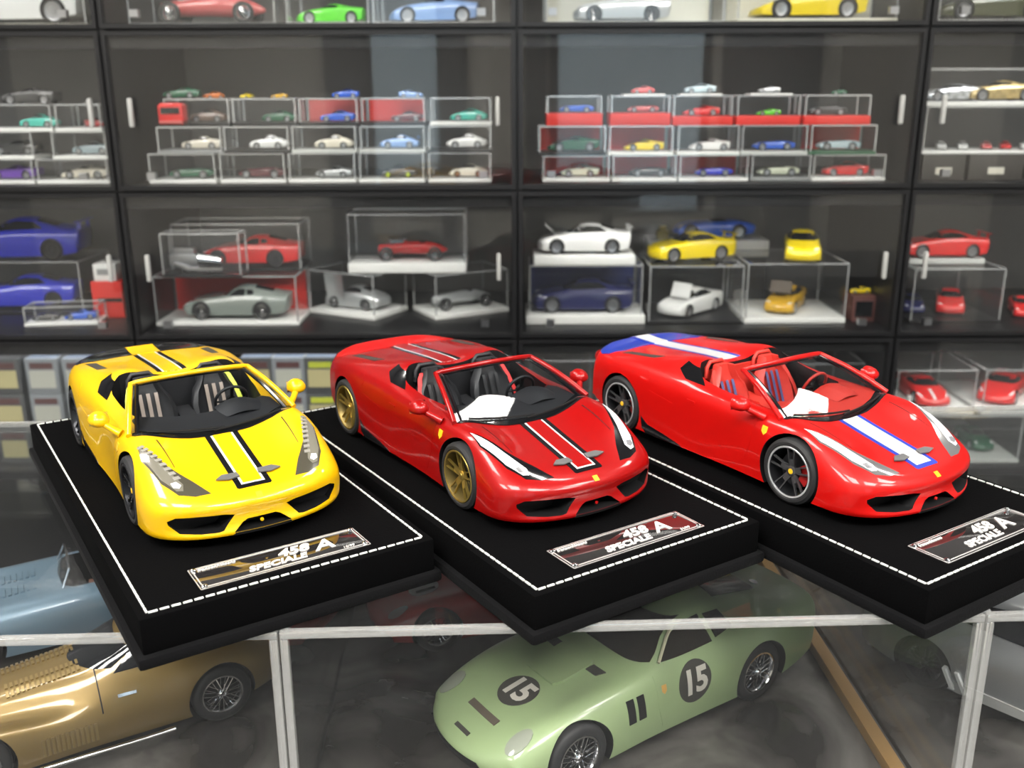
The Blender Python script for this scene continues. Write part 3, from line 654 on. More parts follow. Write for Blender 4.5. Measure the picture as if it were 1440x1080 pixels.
# ------------------------------------------------------------------ suede plinths with stitching and nameplates
SUEDE = mat('black_suede', (.0018, .0018, .002), .95, sheen=.0, bump=.5, bscale=900, spec=.04)
SUEDE2 = mat('black_suede_lip', (.004, .004, .0045), .9, sheen=.02, bump=.5, bscale=900, spec=.1)
THREAD = mat('white_thread', (.78, .78, .75), .7)
PLATE = mat('mirror_plate', (.02, .018, .018), .03, metal=.0, coat=1.0, spec=1.0)
PLATE_EDGE = mat('plate_line', (.9, .88, .86), .25, metal=.6)
LETTER = mat('plate_lettering', (.85, .83, .80), .3, metal=.3)
BW, BL = .1385, .31
BASES = [(-.1628, .3832, 33.28), (.01133, .4027, 33.40), (.19366, .40676, 32.9)]
def stitch_mesh():
    mb = MB(); m = .0
    def run(a, b):
        a, b = Vector(a), Vector(b); L = (b-a).length; n = round(L/.0052)
        for i in range(n):
            p, q = a.lerp(b, (i+.12)/n), a.lerp(b, (i+.90)/n)
            mb.bar(p, q, .0009, .0007)
    z = .0003
    run((0, 0, z), (BW, 0, z)); run((BW, 0, z), (BW, BL, z)); run((BW, BL, z), (0, BL, z)); run((0, BL, z), (0, 0, z))
    return mb.mesh('stitching', 40)
def plinth(x, y, deg, label, script, number):
    a = math.radians(deg); t = thing('display_plinth', label, 'plinth', (x, y, ZCASE), a, 'black suede plinths')
    mg = .0045; zt = ZTOP-ZCASE
    obj('block', cached('pl_block', lambda: MB().box((BW/2, BL/2, (zt+.006)/2), (BW+2*mg, BL+2*mg, zt-.006)).mesh('block', 40, bevel=.0012)), SUEDE, t)
    obj('base_lip', cached('pl_lip', lambda: MB().box((BW/2, BL/2, .0032), (BW+2*mg+.006, BL+2*mg+.006, .0062)).mesh('base_lip', 40, bevel=.0022)), SUEDE2, t)
    st = obj('stitching', cached('pl_st', stitch_mesh), THREAD, t, (0, 0, zt)); st['kind'] = 'stuff'
    x0, x1, y0, y1 = .0258, .1122, .0060, .0288; xc, yc = (x0+x1)/2, (y0+y1)/2
    npl = obj('nameplate', cached('pl_np', lambda: MB().box((0, 0, .0006), (x1-x0, y1-y0, .0012)).mesh('nameplate', 30, bevel=.0002)), PLATE, t, (xc, yc, zt))
    def border():
        mb = MB(); hx, hy = (x1-x0)/2-.0016, (y1-y0)/2-.0016; z = .0013
        c = .002
        pts = [(-hx+c, -hy), (hx-c, -hy), (hx, -hy+c), (hx, hy-c), (hx-c, hy), (-hx+c, hy), (-hx, hy-c), (-hx, -hy+c)]
        for i in range(8): mb.bar((*pts[i], z), (*pts[(i+1) % 8], z), .0006, .0003)
        hx, hy = (x1-x0)/2-.0002, (y1-y0)/2-.0002
        pts = [(-hx, -hy), (hx, -hy), (hx, hy), (-hx, hy)]
        for i in range(4): mb.bar((*pts[i], z-.0002), (*pts[(i+1) % 4], z-.0002), .0004, .0003)
        return mb.mesh('border_line', 30)
    obj('border_line', cached('pl_bd', border), PLATE_EDGE, npl)
    for sx in (-1, 1):
        for sy in (-1, 1):
            obj('screw', cached('pl_sc', lambda: MB().lathe([(0, .0012), (.0009, .0011), (.0015, .0006), (.0016, 0), (0, 0)], 14, 'z').mesh('screw', 40)), CHROME, npl, (sx*((x1-x0)/2-.0022), sy*((y1-y0)/2-.0022), .0012))
    def let(body, size, px, py, shear=.25, off=.0002, sp=1.0, al='CENTER'):
        return obj('lettering', cached(('let', body, size), lambda: text_mesh(body, size, .00015, shear, offset=off, space=sp, align=al)), LETTER, npl, (px, py, .0014))
    let('458', .0105, .0065, .0030, .38, .0004, 1.02)
    let('A', .0150, .0218, .0006, .30, .0003)
    let('SPECIALE', .0072, -.0040, -.0050, .32, .00026, 1.0)
    let(script, .0031, -.0395, .0078, .35, .00006, 1.0, 'LEFT')
    let(number, .0028, .0325, -.0078, .2, .00005)
    return t
plabels = ['black suede display plinth under the yellow open sports car', 'black suede display plinth under the dark red car with gold wheels', 'black suede display plinth under the red car with blue and white stripe']
for (x, y, d), lb, nb in zip(BASES, plabels, ('10/99', '51/99', '25/99')): plinth(x, y, d, lb, 'fransonhinsens', nb)

# ------------------------------------------------------------------ the three open sports cars
YEL = paint('yellow', (.72, .42, .001), rough=.4, coat=.7)
DRED = paint('metallic_red', (.30, .002, .002), metal=.12, rough=.34, coat=.5)
RED = paint('bright_red', (.48, .003, .002), rough=.42, coat=.5)
REDLEATHER = mat('red_leather', (.50, .028, .018), .5)
BLACKLEATHER = mat('black_leather', (.014, .014, .016), .5)
BLUE = mat('stripe_blue', (.012, .035, .36), .3, coat=1)
STRIPEWHITE = mat('stripe_white', (.64, .64, .64), .3, coat=1)
BADGE = mat('badge_yellow', (.85, .50, .02), .3)
GREYCF = mat('carbon_grey', (.11, .11, .11), .35)
pal_y = dict(paint=YEL, lampbase=mat('lamp_dark', (.06, .055, .04), .15, coat=1), bar=mat('lamp_clear_grey', (.16, .15, .12), .15, coat=1), leds=mat('led_grey', (.26, .25, .22), .25, coat=1), proj=LAMP_OR_GLINT_WHITE, badge=BADGE, winglet=GREYCF,
    seat=BLACKLEATHER, seatstripe=mat('grey_beige_stripe', (.30, .24, .20), .5), belt=mat('lime_belt', (.68, .78, .08), .6), stripes=[GLOSS_BLACK, STRIPEWHITE, YEL], tail=GLOSS_BLACK, tailstripes=[YEL], dash=BLACKLEATHER, hoop=BLACKLEATHER,
    rim=DARKMETAL, spoke=mat('gloss_dark_spoke', (.02, .02, .022), .2, metal=.5, coat=1), lip=DARKMETAL, cap=BADGE, caliper=BLACK)
pal_d = dict(proj=mat('lamp_end_grey', (.20, .20, .21), .15, coat=1), paint=DRED, lampbase=GLOSS_BLACK, bar=LAMP_OR_GLINT_WHITE, badge=BADGE, winglet=GREYCF, seat=BLACKLEATHER, seatstripe=BLACKLEATHER, belt=mat('red_belt', (.65, .03, .03), .6),
    stripes=[GLOSS_BLACK, STRIPEWHITE, DRED], tail=RED, tailstripes=[], dash=BLACKLEATHER, hoop=BLACKLEATHER, rim=mat('gold_barrel', (.22, .16, .05), .4, metal=.6), spoke=GOLD, lip=GOLD, cap=GOLD, caliper=BLACK)
pal_r = dict(proj=mat('lamp_end_grey', (.20, .20, .21), .15, coat=1), paint=RED, lampbase=mat('lamp_mid', (.12, .12, .12), .15, coat=1), bar=LAMP_OR_GLINT_WHITE, badge=BADGE, winglet=GREYCF, seat=REDLEATHER, seatstripe=mat('blue_grey_stripe', (.07, .08, .20), .5), belt=REDLEATHER,
    stripes=[BLUE, STRIPEWHITE], tail=BLUE, tailstripes=[BLUE, STRIPEWHITE], dash=REDLEATHER, hoop=REDLEATHER, rim=DARKMETAL, spoke=mat('dark_spoke', (.10, .10, .105), .25, metal=.6), lip=mat('polished_lip', (.55, .56, .57), .25, metal=.45), cap=BADGE, caliper=mat('caliper_red', (.3, .01, .01), .3), well=BLACK)
clabels = ['yellow open sports car model with black stripes on its plinth', 'dark red open sports car model with gold wheels and black stripe', 'red open sports car model with blue and white stripe and red seats']
for (x, y, d), pal, lb in zip(BASES, (pal_y, pal_d, pal_r), clabels):
    a = math.radians(d); e = Vector((math.cos(a), math.sin(a), 0)); dd = Vector((-math.sin(a), math.cos(a), 0))
    c = Vector((x, y, ZTOP + .0003)) + e*(BW/2) + dd*.174
    make_spider(c, a - PI/2, pal, lb)
# ================================================================== other model cars (bodies from station tables)
KW = [0, 0, 0, 0, 0, .06, .22, .62, 1.0]
def station_rows(st, nose, tail, y8=.92):
    """st: (u, zc, (y3,z3), (y4,z4), (y5,z5), (y6,z6), zb); nose / tail: (u, z, width share, roundness) from the bottom up / top down"""
    def row(s):
        u, zc, a, b, c, d, zb = s
        return [(u, 0, zc), (u, a[0]*.36, zc - (zc-a[1])*.10), (u, a[0]*.72, zc - (zc-a[1])*.45), (u, *a), (u, *b), (u, *c), (u, *d), (u, d[0]*1.0, zb + (d[1]-zb)*.35), (u, d[0]*.97, zb)]
    R = [row(s) for s in st]
    def cap(r, s, lv, back):
        u0, z, ws, rd = lv; ym = r[6][1]; out = []; zb = s[6]
        for k in range(9):
            y = r[k][1]*ws; q = (abs(y)/ym)**2.2
            out.append((u0 + back*(rd*q + (.10*KW[k])), y, z + (min(z, zb) - z)*KW[k]))
        return out
    F = [cap(R[0], st[0], lv, 1) for lv in nose]; B = [cap(R[-1], st[-1], lv, -1) for lv in tail]
    return F + R + B
ST = {}
ST['gto'] = dict(L=4.4, ax=(.93, 3.33), wheel=(.33, .17, .70, .215), st=[
 (.25, .545, (.42,.555), (.56,.555), (.66,.52), (.72,.42), .22), (.50, .63, (.42,.65), (.58,.675), (.70,.64), (.775,.50), .2), (.95, .715, (.42,.735), (.60,.80), (.74,.755), (.82,.56), .18),
 (1.4, .785, (.42,.795), (.60,.825), (.74,.78), (.815,.58), .18), (1.72, .84, (.42,.845), (.60,.84), (.74,.80), (.80,.58), .18), (1.95, .98, (.46,.945), (.60,.88), (.74,.80), (.80,.58), .18),
 (2.2, 1.13, (.47,1.08), (.60,.96), (.745,.81), (.805,.58), .18), (2.45, 1.21, (.46,1.15), (.59,1.0), (.75,.82), (.81,.58), .18), (2.75, 1.21, (.44,1.14), (.58,1.0), (.755,.83), (.82,.6), .18),
 (3.05, 1.17, (.42,1.09), (.57,.97), (.76,.85), (.83,.62), .18), (3.4, 1.08, (.40,1.01), (.58,.93), (.765,.875), (.835,.64), .18), (3.75, .99, (.40,.95), (.60,.91), (.75,.85), (.82,.63), .2),
 (4.1, .92, (.42,.90), (.60,.87), (.71,.80), (.77,.62), .24), (4.30, .90, (.42,.89), (.58,.86), (.67,.77), (.72,.62), .28)],
 nose=[(.12, .24, .86, .22), (.04, .31, .92, .24), (.0, .39, .95, .26), (.05, .475, .97, .24)], tail=[(4.40, .87, .98, .10), (4.38, .6, .96, .10), (4.3, .3, .92, .10)],
 ws=[(-.60, .875), (.60, .875), (.49, 1.02), (.43, 1.135), (-.43, 1.135), (-.49, 1.02)], side=[(2.02, .865), (2.26, 1.04), (2.42, 1.10), (2.66, 1.10), (2.68, .885)], qside=[(2.74, .90), (2.73, 1.085), (2.95, 1.06), (3.02, .93)], rear=[(3.02, -.34), (3.02, .34), (3.72, .30), (3.72, -.30)],
 lamp=[(.40 + .12*math.cos(t)*1.2, .565 + .085*math.sin(t)) for t in np.linspace(0, 2*PI, 15)[:-1]])
ST['classic'] = dict(L=4.5, ax=(.85, 3.5), wheel=(.36, .15, .70, .235), st=[
 (.15, .78, (.28,.70), (.42,.50), (.64,.55), (.72,.45), .28), (.5, .86, (.32,.80), (.45,.60), (.66,.78), (.78,.60), .25), (.85, .90, (.34,.84), (.46,.64), (.67,.86), (.80,.62), .22), (1.3, .93, (.37,.87), (.50,.66), (.68,.76), (.79,.55), .2),
 (1.7, .96, (.42,.90), (.55,.70), (.69,.66), (.78,.48), .2), (2.1, .99, (.48,.94), (.60,.78), (.71,.64), (.78,.46), .2), (2.4, 1.10, (.48,1.05), (.62,.84), (.73,.68), (.79,.48), .2), (2.7, 1.24, (.46,1.18), (.62,.95), (.75,.74), (.80,.52), .2),
 (3.0, 1.25, (.44,1.18), (.60,.98), (.75,.82), (.81,.58), .2), (3.4, 1.15, (.42,1.08), (.58,.95), (.73,.90), (.82,.64), .2), (3.8, .98, (.40,.93), (.55,.87), (.69,.84), (.79,.6), .24), (4.2, .76, (.36,.72), (.50,.70), (.60,.66), (.68,.5), .3)],
 nose=[(.05, .33, .8, .2), (.0, .45, .85, .2), (.02, .6, .9, .2)], tail=[(4.46, .58, .85, .2), (4.48, .45, .8, .2), (4.4, .32, .75, .2)],
 ws=[(-.5, .98), (.5, .98), (.44, 1.14), (-.44, 1.14)], side=[(2.35, .93), (2.55, 1.10), (2.95, 1.12), (3.0, .98)], rear=[(3.2, -.25), (3.2, .25), (3.6, .22), (3.6, -.22)],
 lamp=[(.3 + .12*math.cos(t), .62 + .1*math.sin(t)) for t in np.linspace(0, 2*PI, 13)[:-1]])
ST['roadster'] = dict(L=4.3, ax=(.90, 3.30), wheel=(.33, .16, .69, .22), st=[
 (.2, .49, (.35,.49), (.5,.49), (.62,.45), (.70,.38), .2), (.5, .60, (.35,.60), (.52,.64), (.68,.60), (.76,.45), .19), (.9, .70, (.38,.70), (.55,.77), (.70,.73), (.79,.5), .18), (1.4, .76, (.4,.76), (.56,.77), (.70,.73), (.78,.52), .18),
 (1.9, .80, (.42,.80), (.57,.79), (.70,.75), (.77,.54), .18), (2.4, .82, (.42,.815), (.57,.80), (.70,.765), (.775,.55), .18), (2.9, .85, (.40,.84), (.56,.83), (.71,.80), (.79,.56), .18), (3.3, .84, (.38,.83), (.55,.84), (.71,.81), (.80,.58), .19),
 (3.8, .75, (.36,.75), (.53,.76), (.66,.72), (.75,.55), .22), (4.1, .66, (.34,.66), (.48,.66), (.58,.62), (.66,.5), .28)],
 nose=[(.08, .24, .8, .3), (.0, .33, .88, .3), (.03, .42, .94, .28)], tail=[(4.28, .58, .9, .2), (4.29, .45, .88, .2), (4.2, .3, .82, .2)],
 cock=[(1.95, 0), (1.98, .38), (2.1, .50), (2.55, .50), (2.72, .42), (2.76, 0)],
 lamp=[(.42 + .13*math.cos(t), .54 + .09*math.sin(t)) for t in np.linspace(0, 2*PI, 13)[:-1]])
ST['super'] = dict(L=4.5, ax=(1.02, 3.66), wheel=(.335, .24, .81, .245), st=[
 (.3, .52, (.5,.53), (.66,.55), (.80,.52), (.88,.42), .15), (.7, .63, (.5,.65), (.68,.70), (.84,.66), (.93,.50), .13), (1.05, .71, (.5,.73), (.70,.80), (.86,.76), (.95,.58), .13), (1.4, .80, (.52,.81), (.70,.83), (.85,.78), (.93,.60), .13),
 (1.75, .96, (.54,.91), (.70,.85), (.85,.80), (.92,.62), .13), (2.1, 1.10, (.54,1.05), (.67,.94), (.86,.82), (.92,.64), .13), (2.4, 1.16, (.53,1.11), (.66,.98), (.87,.84), (.93,.66), .13), (2.75, 1.15, (.52,1.10), (.66,.98), (.88,.87), (.95,.68), .13),
 (3.2, 1.06, (.52,1.02), (.68,.95), (.89,.90), (.97,.70), .13), (3.66, .98, (.54,.96), (.72,.94), (.89,.89), (.97,.70), .15), (4.1, .93, (.56,.92), (.72,.90), (.85,.84), (.92,.66), .2), (4.35, .92, (.56,.91), (.70,.88), (.80,.80), (.87,.64), .26)],
 nose=[(.06, .16, .94, .35), (.0, .26, .97, .35), (.03, .40, .98, .33)], tail=[(4.48, .88, .98, .12), (4.46, .6, .96, .12), (4.38, .3, .92, .12)],
 ws=[(-.66, .86), (.66, .86), (.53, 1.08), (-.53, 1.08)], side=[(1.72, .86), (2.1, 1.02), (2.5, 1.06), (2.85, .99), (2.75, .895)], rear=[(2.95, -.40), (2.95, .40), (3.7, .42), (3.7, -.42)],
 lamp=[(.88, .80), (.62, .72), (.38, .60), (.40, .72), (.6, .80)])
ST['wedge'] = dict(L=4.2, ax=(.95, 3.35), wheel=(.32, .23, .80, .2), st=[
 (.25, .43, (.5,.43), (.68,.44), (.82,.42), (.90,.36), .15), (.6, .53, (.5,.54), (.68,.56), (.84,.53), (.93,.44), .13), (.95, .62, (.5,.64), (.70,.68), (.86,.65), (.95,.52), .13), (1.35, .75, (.52,.75), (.70,.75), (.86,.70), (.95,.55), .13),
 (1.7, .91, (.54,.87), (.70,.79), (.87,.73), (.95,.57), .13), (2.05, 1.04, (.53,1.0), (.67,.88), (.87,.76), (.95,.6), .13), (2.4, 1.07, (.52,1.02), (.66,.90), (.88,.79), (.96,.62), .13), (2.8, 1.02, (.52,.97), (.68,.89), (.89,.82), (.97,.64), .13),
 (3.3, .94, (.54,.91), (.70,.88), (.90,.84), (.98,.66), .13), (3.8, .87, (.55,.86), (.70,.84), (.87,.80), (.95,.63), .18), (4.05, .84, (.55,.83), (.70,.81), (.83,.76), (.91,.61), .24)],
 nose=[(.04, .15, .94, .2), (.0, .24, .97, .2), (.02, .34, .98, .2)], tail=[(4.2, .80, .98, .08), (4.18, .55, .96, .08), (4.1, .28, .92, .08)],
 ws=[(-.66, .79), (.66, .79), (.52, 1.0), (-.52, 1.0)], side=[(1.6, .80), (1.98, .97), (2.35, .98), (2.6, .93), (2.55, .82)], rear=[(2.75, -.4), (2.75, .4), (3.4, .4), (3.4, -.4)],
 lamp=[(.62, .78), (.45, .74), (.42, .56), (.58, .58)])
ST['rear'] = dict(L=4.3, ax=(.98, 3.25), wheel=(.315, .2, .73, .22), st=[
 (.25, .60, (.4,.60), (.56,.62), (.68,.60), (.76,.46), .18), (.55, .70, (.4,.70), (.58,.76), (.72,.72), (.81,.52), .16), (.98, .80, (.42,.80), (.58,.86), (.74,.82), (.84,.58), .15), (1.35, .87, (.45,.87), (.60,.88), (.74,.83), (.83,.60), .15),
 (1.65, 1.05, (.48,1.02), (.62,.92), (.75,.85), (.83,.62), .15), (1.95, 1.24, (.48,1.19), (.60,1.02), (.76,.87), (.83,.63), .15), (2.3, 1.31, (.47,1.26), (.58,1.06), (.77,.88), (.84,.64), .15), (2.7, 1.28, (.45,1.22), (.58,1.05), (.78,.89), (.86,.66), .15),
 (3.1, 1.15, (.43,1.10), (.59,1.0), (.79,.90), (.88,.68), .15), (3.5, .99, (.42,.96), (.58,.93), (.77,.86), (.87,.66), .17), (3.9, .84, (.42,.82), (.56,.80), (.71,.75), (.80,.6), .22), (4.15, .72, (.42,.71), (.54,.69), (.64,.65), (.72,.55), .28)],
 nose=[(.06, .2, .9, .3), (.0, .32, .94, .3), (.05, .48, .97, .28)], tail=[(4.28, .60, .95, .2), (4.29, .45, .93, .2), (4.22, .3, .88, .2)],
 ws=[(-.58, .92), (.58, .92), (.47, 1.2), (-.47, 1.2)], side=[(1.58, .93), (1.92, 1.16), (2.35, 1.22), (2.75, 1.15), (2.95, .96)], rear=[(2.85, -.38), (2.85, .38), (3.35, .36), (3.35, -.36)],
 lamp=[(.45 + .12*math.cos(t), .58 + .09*math.sin(t)) for t in np.linspace(0, 2*PI, 13)[:-1]])
ST['coupe'] = dict(L=4.6, ax=(.95, 3.6), wheel=(.33, .22, .76, .24), st=[
 (.25, .66, (.5,.66), (.66,.67), (.78,.64), (.86,.5), .18), (.6, .74, (.5,.74), (.68,.77), (.80,.74), (.89,.56), .16), (.95, .80, (.5,.81), (.70,.83), (.82,.80), (.91,.6), .15), (1.4, .88, (.52,.88), (.70,.88), (.82,.84), (.90,.62), .15),
 (1.75, 1.05, (.54,1.01), (.68,.92), (.82,.86), (.89,.64), .15), (2.1, 1.25, (.55,1.19), (.66,1.05), (.83,.88), (.89,.65), .15), (2.5, 1.33, (.55,1.27), (.65,1.09), (.83,.90), (.90,.66), .15), (2.95, 1.30, (.54,1.24), (.65,1.08), (.84,.92), (.91,.67), .15),
 (3.4, 1.16, (.53,1.11), (.66,1.02), (.84,.94), (.92,.68), .15), (3.8, 1.03, (.54,1.01), (.70,.98), (.83,.92), (.92,.68), .16), (4.2, .98, (.56,.97), (.72,.95), (.81,.89), (.89,.66), .2), (4.42, .97, (.56,.96), (.70,.93), (.78,.85), (.85,.64), .25)],
 nose=[(.06, .18, .94, .25), (.0, .32, .97, .25), (.04, .52, .98, .22)], tail=[(4.57, .93, .98, .1), (4.58, .6, .97, .1), (4.5, .3, .94, .1)],
 ws=[(-.64, .92), (.64, .92), (.54, 1.2), (-.54, 1.2)], side=[(1.72, .93), (2.08, 1.17), (2.5, 1.23), (3.0, 1.19), (3.35, .99)], rear=[(3.1, -.45), (3.1, .45), (3.75, .45), (3.75, -.45)],
 lamp=[(.52, .80), (.36, .74), (.26, .50), (.36, .52)])
def style_data(style, ns=3, nk=2):
    key = ('style', style, ns)
    if key in CACHE: return CACHE[key]
    d = ST[style]; um = sum(d['ax'])/2; R, W, ty, rr = d['wheel']
    me, bvh = net_solid(station_rows(d['st'], d['nose'], d['tail']), ns, nk, um)
    its = []
    for u in d['ax']:
        for s in (1, -1): its.append(('cyl', um-u, R, R*1.13, s*(ty-W*.85) if s > 0 else -1.4, 1.4 if s > 0 else -(ty-W*.85)))
    if 'cock' in d: its.append(('poly', sym([(um-a, b) for a, b in d['cock']]), .35, 2, 'z'))
    b = boolean(me, cutters(its)); smooth_mesh(b, 35)
    D = dict(body=b, bvh=bvh, um=um, R=R, W=W, ty=ty, rr=rr, ax=d['ax'])
    cell = .12 if ns <= 3 else .05
    P = lambda n, poly, view, off=.006, sign=1: patch_mesh(bvh, [(um-p[0], p[1]) for p in poly] if view != 'front' else poly, view, n, cell, off, sign)
    if 'ws' in d:
        D['windscreen'] = P('windscreen', d['ws'], 'front')
        D['rear_window'] = P('rear_window', d['rear'], 'top')
        for s in (1, -1):
            D['side_window%d' % s] = P('side_window', d['side'], 'side', sign=s)
            if 'qside' in d: D['quarter_window%d' % s] = P('quarter_window', d['qside'], 'side', sign=s)
    for s in (1, -1): D['lamp%d' % s] = P('headlight', d['lamp'] if s == 1 else mir(d['lamp']), 'top', .008)
    CACHE[key] = D; return D
def scaled(key, me, s):
    def f():
        m = me.copy(); m.transform(Matrix.Scale(s, 4)); m.update(); return m
    return cached(('scaled', key, round(s, 6)), f)
def wheel_simple(R, W, rr, n=20):
    mb = MB(); h = W/2
    mb.lathe([(rr, h*.7), (rr+.015, h), (R-.03, h), (R, h-.03), (R, -h+.03), (R-.03, -h), (0, -h)], n, 'y', 0)
    mb.lathe([(0, h*.75), (.05, h*.75), (.07, h*.5), (rr*.80, h*.55), (rr*.88, h*.85), (rr+.01, h*.9), (rr+.01, h*.5)], n, 'y', 1)
    return mb
def wire_wheel(R, W, rr):
    mb = MB(); h = W/2
    mb.lathe([(rr, h*.8), (rr+.02, h), (R-.03, h), (R-.006, h-.02), (R, h-.04), (R, -h+.04), (R-.03, -h), (rr, -h)], 36, 'y', 0)
    mb.lathe([(rr+.012, h*.98), (rr-.004, h*1.0), (rr-.012, h*.8), (rr-.022, h*.3), (rr-.03, -h*.8)], 36, 'y', 1)
    for k in range(24):
        a = 2*PI*k/24; b = a + (.35 if k % 2 else -.35)
        mb.tube([(.045*math.cos(b), h*(.75 if k % 4 < 2 else .35), .045*math.sin(b)), ((rr-.012)*math.cos(a), h*(.25 if k % 4 < 2 else .7), (rr-.012)*math.sin(a))], .006, 4, 1)
    mb.lathe([(0, h*1.05), (.025, h*1.03), (.03, h*.9), (.05, h*.75), (.05, .0), (0, 0)], 16, 'y', 1)
    mb.lathe([(0, -h*.3), (rr*.8, -h*.3), (rr*.8, -h*.5), (0, -h*.5)], 24, 'y', 2)
    return mb
def model_car(name, style, paintm, loc, rz, s, label, group=None, glass=DARK_GLASS, rim=SILVER, wire=False, fine=False, lampm=None, cat='model car', wing=None):
    D = style_data(style, 6 if fine else 3, 4 if fine else 2)
    t = thing(name, label, cat, loc, rz, group); CACHE[('car_scale', t.name)] = s
    kk = (style, fine)
    obj('body', scaled((kk, 'body'), D['body'], s), [paintm, BLACK], t)
    for k in ('windscreen', 'rear_window', 'side_window1', 'side_window-1', 'quarter_window1', 'quarter_window-1'):
        if k in D: obj(k.rstrip('-1'), scaled((kk, k), D[k], s), glass, t)
    for sg in (1, -1): obj('headlight', scaled((kk, 'lamp', sg), D['lamp%d' % sg], s), lampm or LAMP_OR_GLINT_WHITE, t)
    for u in D['ax']:
        for sg in (1, -1):
            me = cached(('wh', style, wire, fine, round(s, 6)), lambda: sc((wire_wheel if wire else wheel_simple)(D['R'], D['W'], D['rr']), 'wheel', s, 40))
            obj('wheel', me, [RUBBER, rim, BLACK], t, ((D['um']-u)*s, sg*D['ty']*s, D['R']*s), 0 if sg > 0 else PI)
    if wing is not None:
        d = ST[style]; um = D['um']; ue = d['L'] - .12
        mb = MB().box((um-ue, 0, 1.17), (.22, 1.5, .03))
        for sg in (-1, 1): mb.box((um-ue+.02, sg*.5, 1.05), (.12, .03, .24))
        obj('rear_wing', scaled((kk, 'wing'), cached((kk, 'wing0'), lambda: mb.mesh('rear_wing', 30)), s), wing, t)
    return t
def on_body(D, me, view, sign, fx, off, s):
    """lays a flat lettering mesh on a body: fx maps its (x, y) to the plane of view"""
    bm = bmesh.new(); bm.from_mesh(me); bmesh.ops.subdivide_edges(bm, edges=[e for e in bm.edges if e.calc_length() > .06], cuts=2)
    for v in bm.verts:
        a, b = fx(v.co.x, v.co.y)
        o, d = (Vector((a, b, 5)), Vector((0, 0, -1))) if view == 'top' else (Vector((a, 5*sign, b)), Vector((0, -sign, 0)))
        h = D['bvh'].ray_cast(o, d)
        if h[0] is not None:
            n = h[1] if h[1].dot(d) < 0 else -h[1]; v.co = h[0] + n*off
    out = bpy.data.meshes.new('number'); bm.to_mesh(out); bm.free(); out.materials.append(None)
    out.transform(Matrix.Scale(s, 4)); return out
def circ(cx, cy, r, n=28): return [(cx + r*math.cos(2*PI*k/n), cy + r*math.sin(2*PI*k/n)) for k in range(n)]

# ------------------------------------------------------------------ the cars inside the counter cases
zf = ZDECK + .0003
def heading(pxa, pxb):
    a, b = onz(*pxa, zf), onz(*pxb, zf); return math.atan2(a[1]-b[1], a[0]-b[0]), a, b
GREEN = mat('paint_pale_green', (.29, .38, .19), .42, coat=.7, var=.06, vscale=30)
GREY_ROUND = mat('roundel_dark', (.045, .042, .036), .5); DIGIT = mat('roundel_digit', (.55, .52, .46), .5)
ga, A, B = heading((826, 1104), (1056, 988))
mid = (A + B)/2; SG = 1/16.4; gc = Vector((mid[0] + math.cos(ga-PI/2)*.78*SG, mid[1] + math.sin(ga-PI/2)*.78*SG, zf))
G = style_data('gto', 6, 4); gum = G['um']
green = model_car('classic_coupe', 'gto', GREEN, gc, ga, SG, 'pale green racing coupe model with number 15 roundels inside the case', wire=True, fine=True, rim=CHROME,
    glass=mat('coupe_glass', (.022, .018, .014), .08, coat=.6), lampm=mat('coupe_lamp', (.30, .32, .26), .12, coat=1))
def bodypatch(D, poly, view, off, sign, name, s=None, cell=.05):
    return scale_mesh(patch_mesh(D['bvh'], [(D['um']-p[0], p[1]) for p in poly] if view != 'front' else poly, view, name, cell, off, sign), s or (SG if D is G else (1/19.5 if D is style_data('classic', 6, 4) else S18)))
def gto_marks(t, D, rmat, dmat, txt, hood_u, hood_y=0.0, side=True):
    def num(name, fx, view, sign):
        me = text_mesh(txt, .34, 0, 0, offset=.012, space=.95)
        return obj('number', on_body(D, me, view, sign, fx, .016, SG), dmat, None)
    r = obj('roundel', bodypatch(D, circ(hood_u, hood_y, .205), 'top', .006, 1, 'roundel'), rmat, t)
    n = num('number', lambda x, y: (D['um']-hood_u-y, hood_y+x), 'top', 1); n.parent = r
    if side:
        for s in (1, -1):
            r = obj('roundel', bodypatch(D, circ(2.36, .60, .215), 'side', .006, s, 'roundel'), rmat, t)
            n = num('number', lambda x, y: (D['um']-2.36-x*s, .60+y), 'side', s); n.parent = r
gto_marks(green, G, GREY_ROUND, DIGIT, '15', .78, .02)
for s in (1, -1):
    for u in (1.50, 1.63): obj('side_vent', bodypatch(G, [(u, .46), (u+.09, .46), (u+.07, .70), (u-.02, .70)], 'side', .006, s, 'side_vent'), BLACK, green)
    obj('door', bodypatch(G, [(1.86, .80), (2.0, .845), (2.68, .865), (2.76, .60), (2.70, .28), (1.95, .26), (1.88, .5)], 'side', .003, s, 'door'), GREEN, green)
    obj('window_frame', scale_mesh(MB().tube([Vector(v) for v in [( gum-1.98, s*.665, .88), (gum-2.18, s*.55, 1.035), (gum-2.30, s*.50, 1.10)]], .016, 6).mesh('window_frame', 40), SG), mat('cream_frame', (.55, .52, .36), .4), green)
obj('grille_opening', bodypatch(G, [(-.42, .33), (-.36, .30), (.36, .30), (.42, .33), (.36, .40), (-.36, .40)], 'front', .008, 1, 'grille_opening'), BLACK, green)
obj('nose_script_plate', bodypatch(G, [(.135, -.11), (.135, .11), (.175, .11), (.175, -.11)], 'top', .008, 1, 'nose_script_plate'), GREY_ROUND, green)
obj('hood_slot', bodypatch(G, [(.36, -.22), (.36, .22), (.43, .22), (.43, -.22)], 'top', .008, 1, 'hood_slot'), mat('slot_brown', (.10, .08, .06), .5), green)
obj('hood_bulge', bodypatch(G, sym([(1.05, 0), (1.05, .2), (1.15, .24), (1.5, .24), (1.55, .2), (1.55, 0)]), 'top', .025, 1, 'hood_bulge'), GREEN, green)
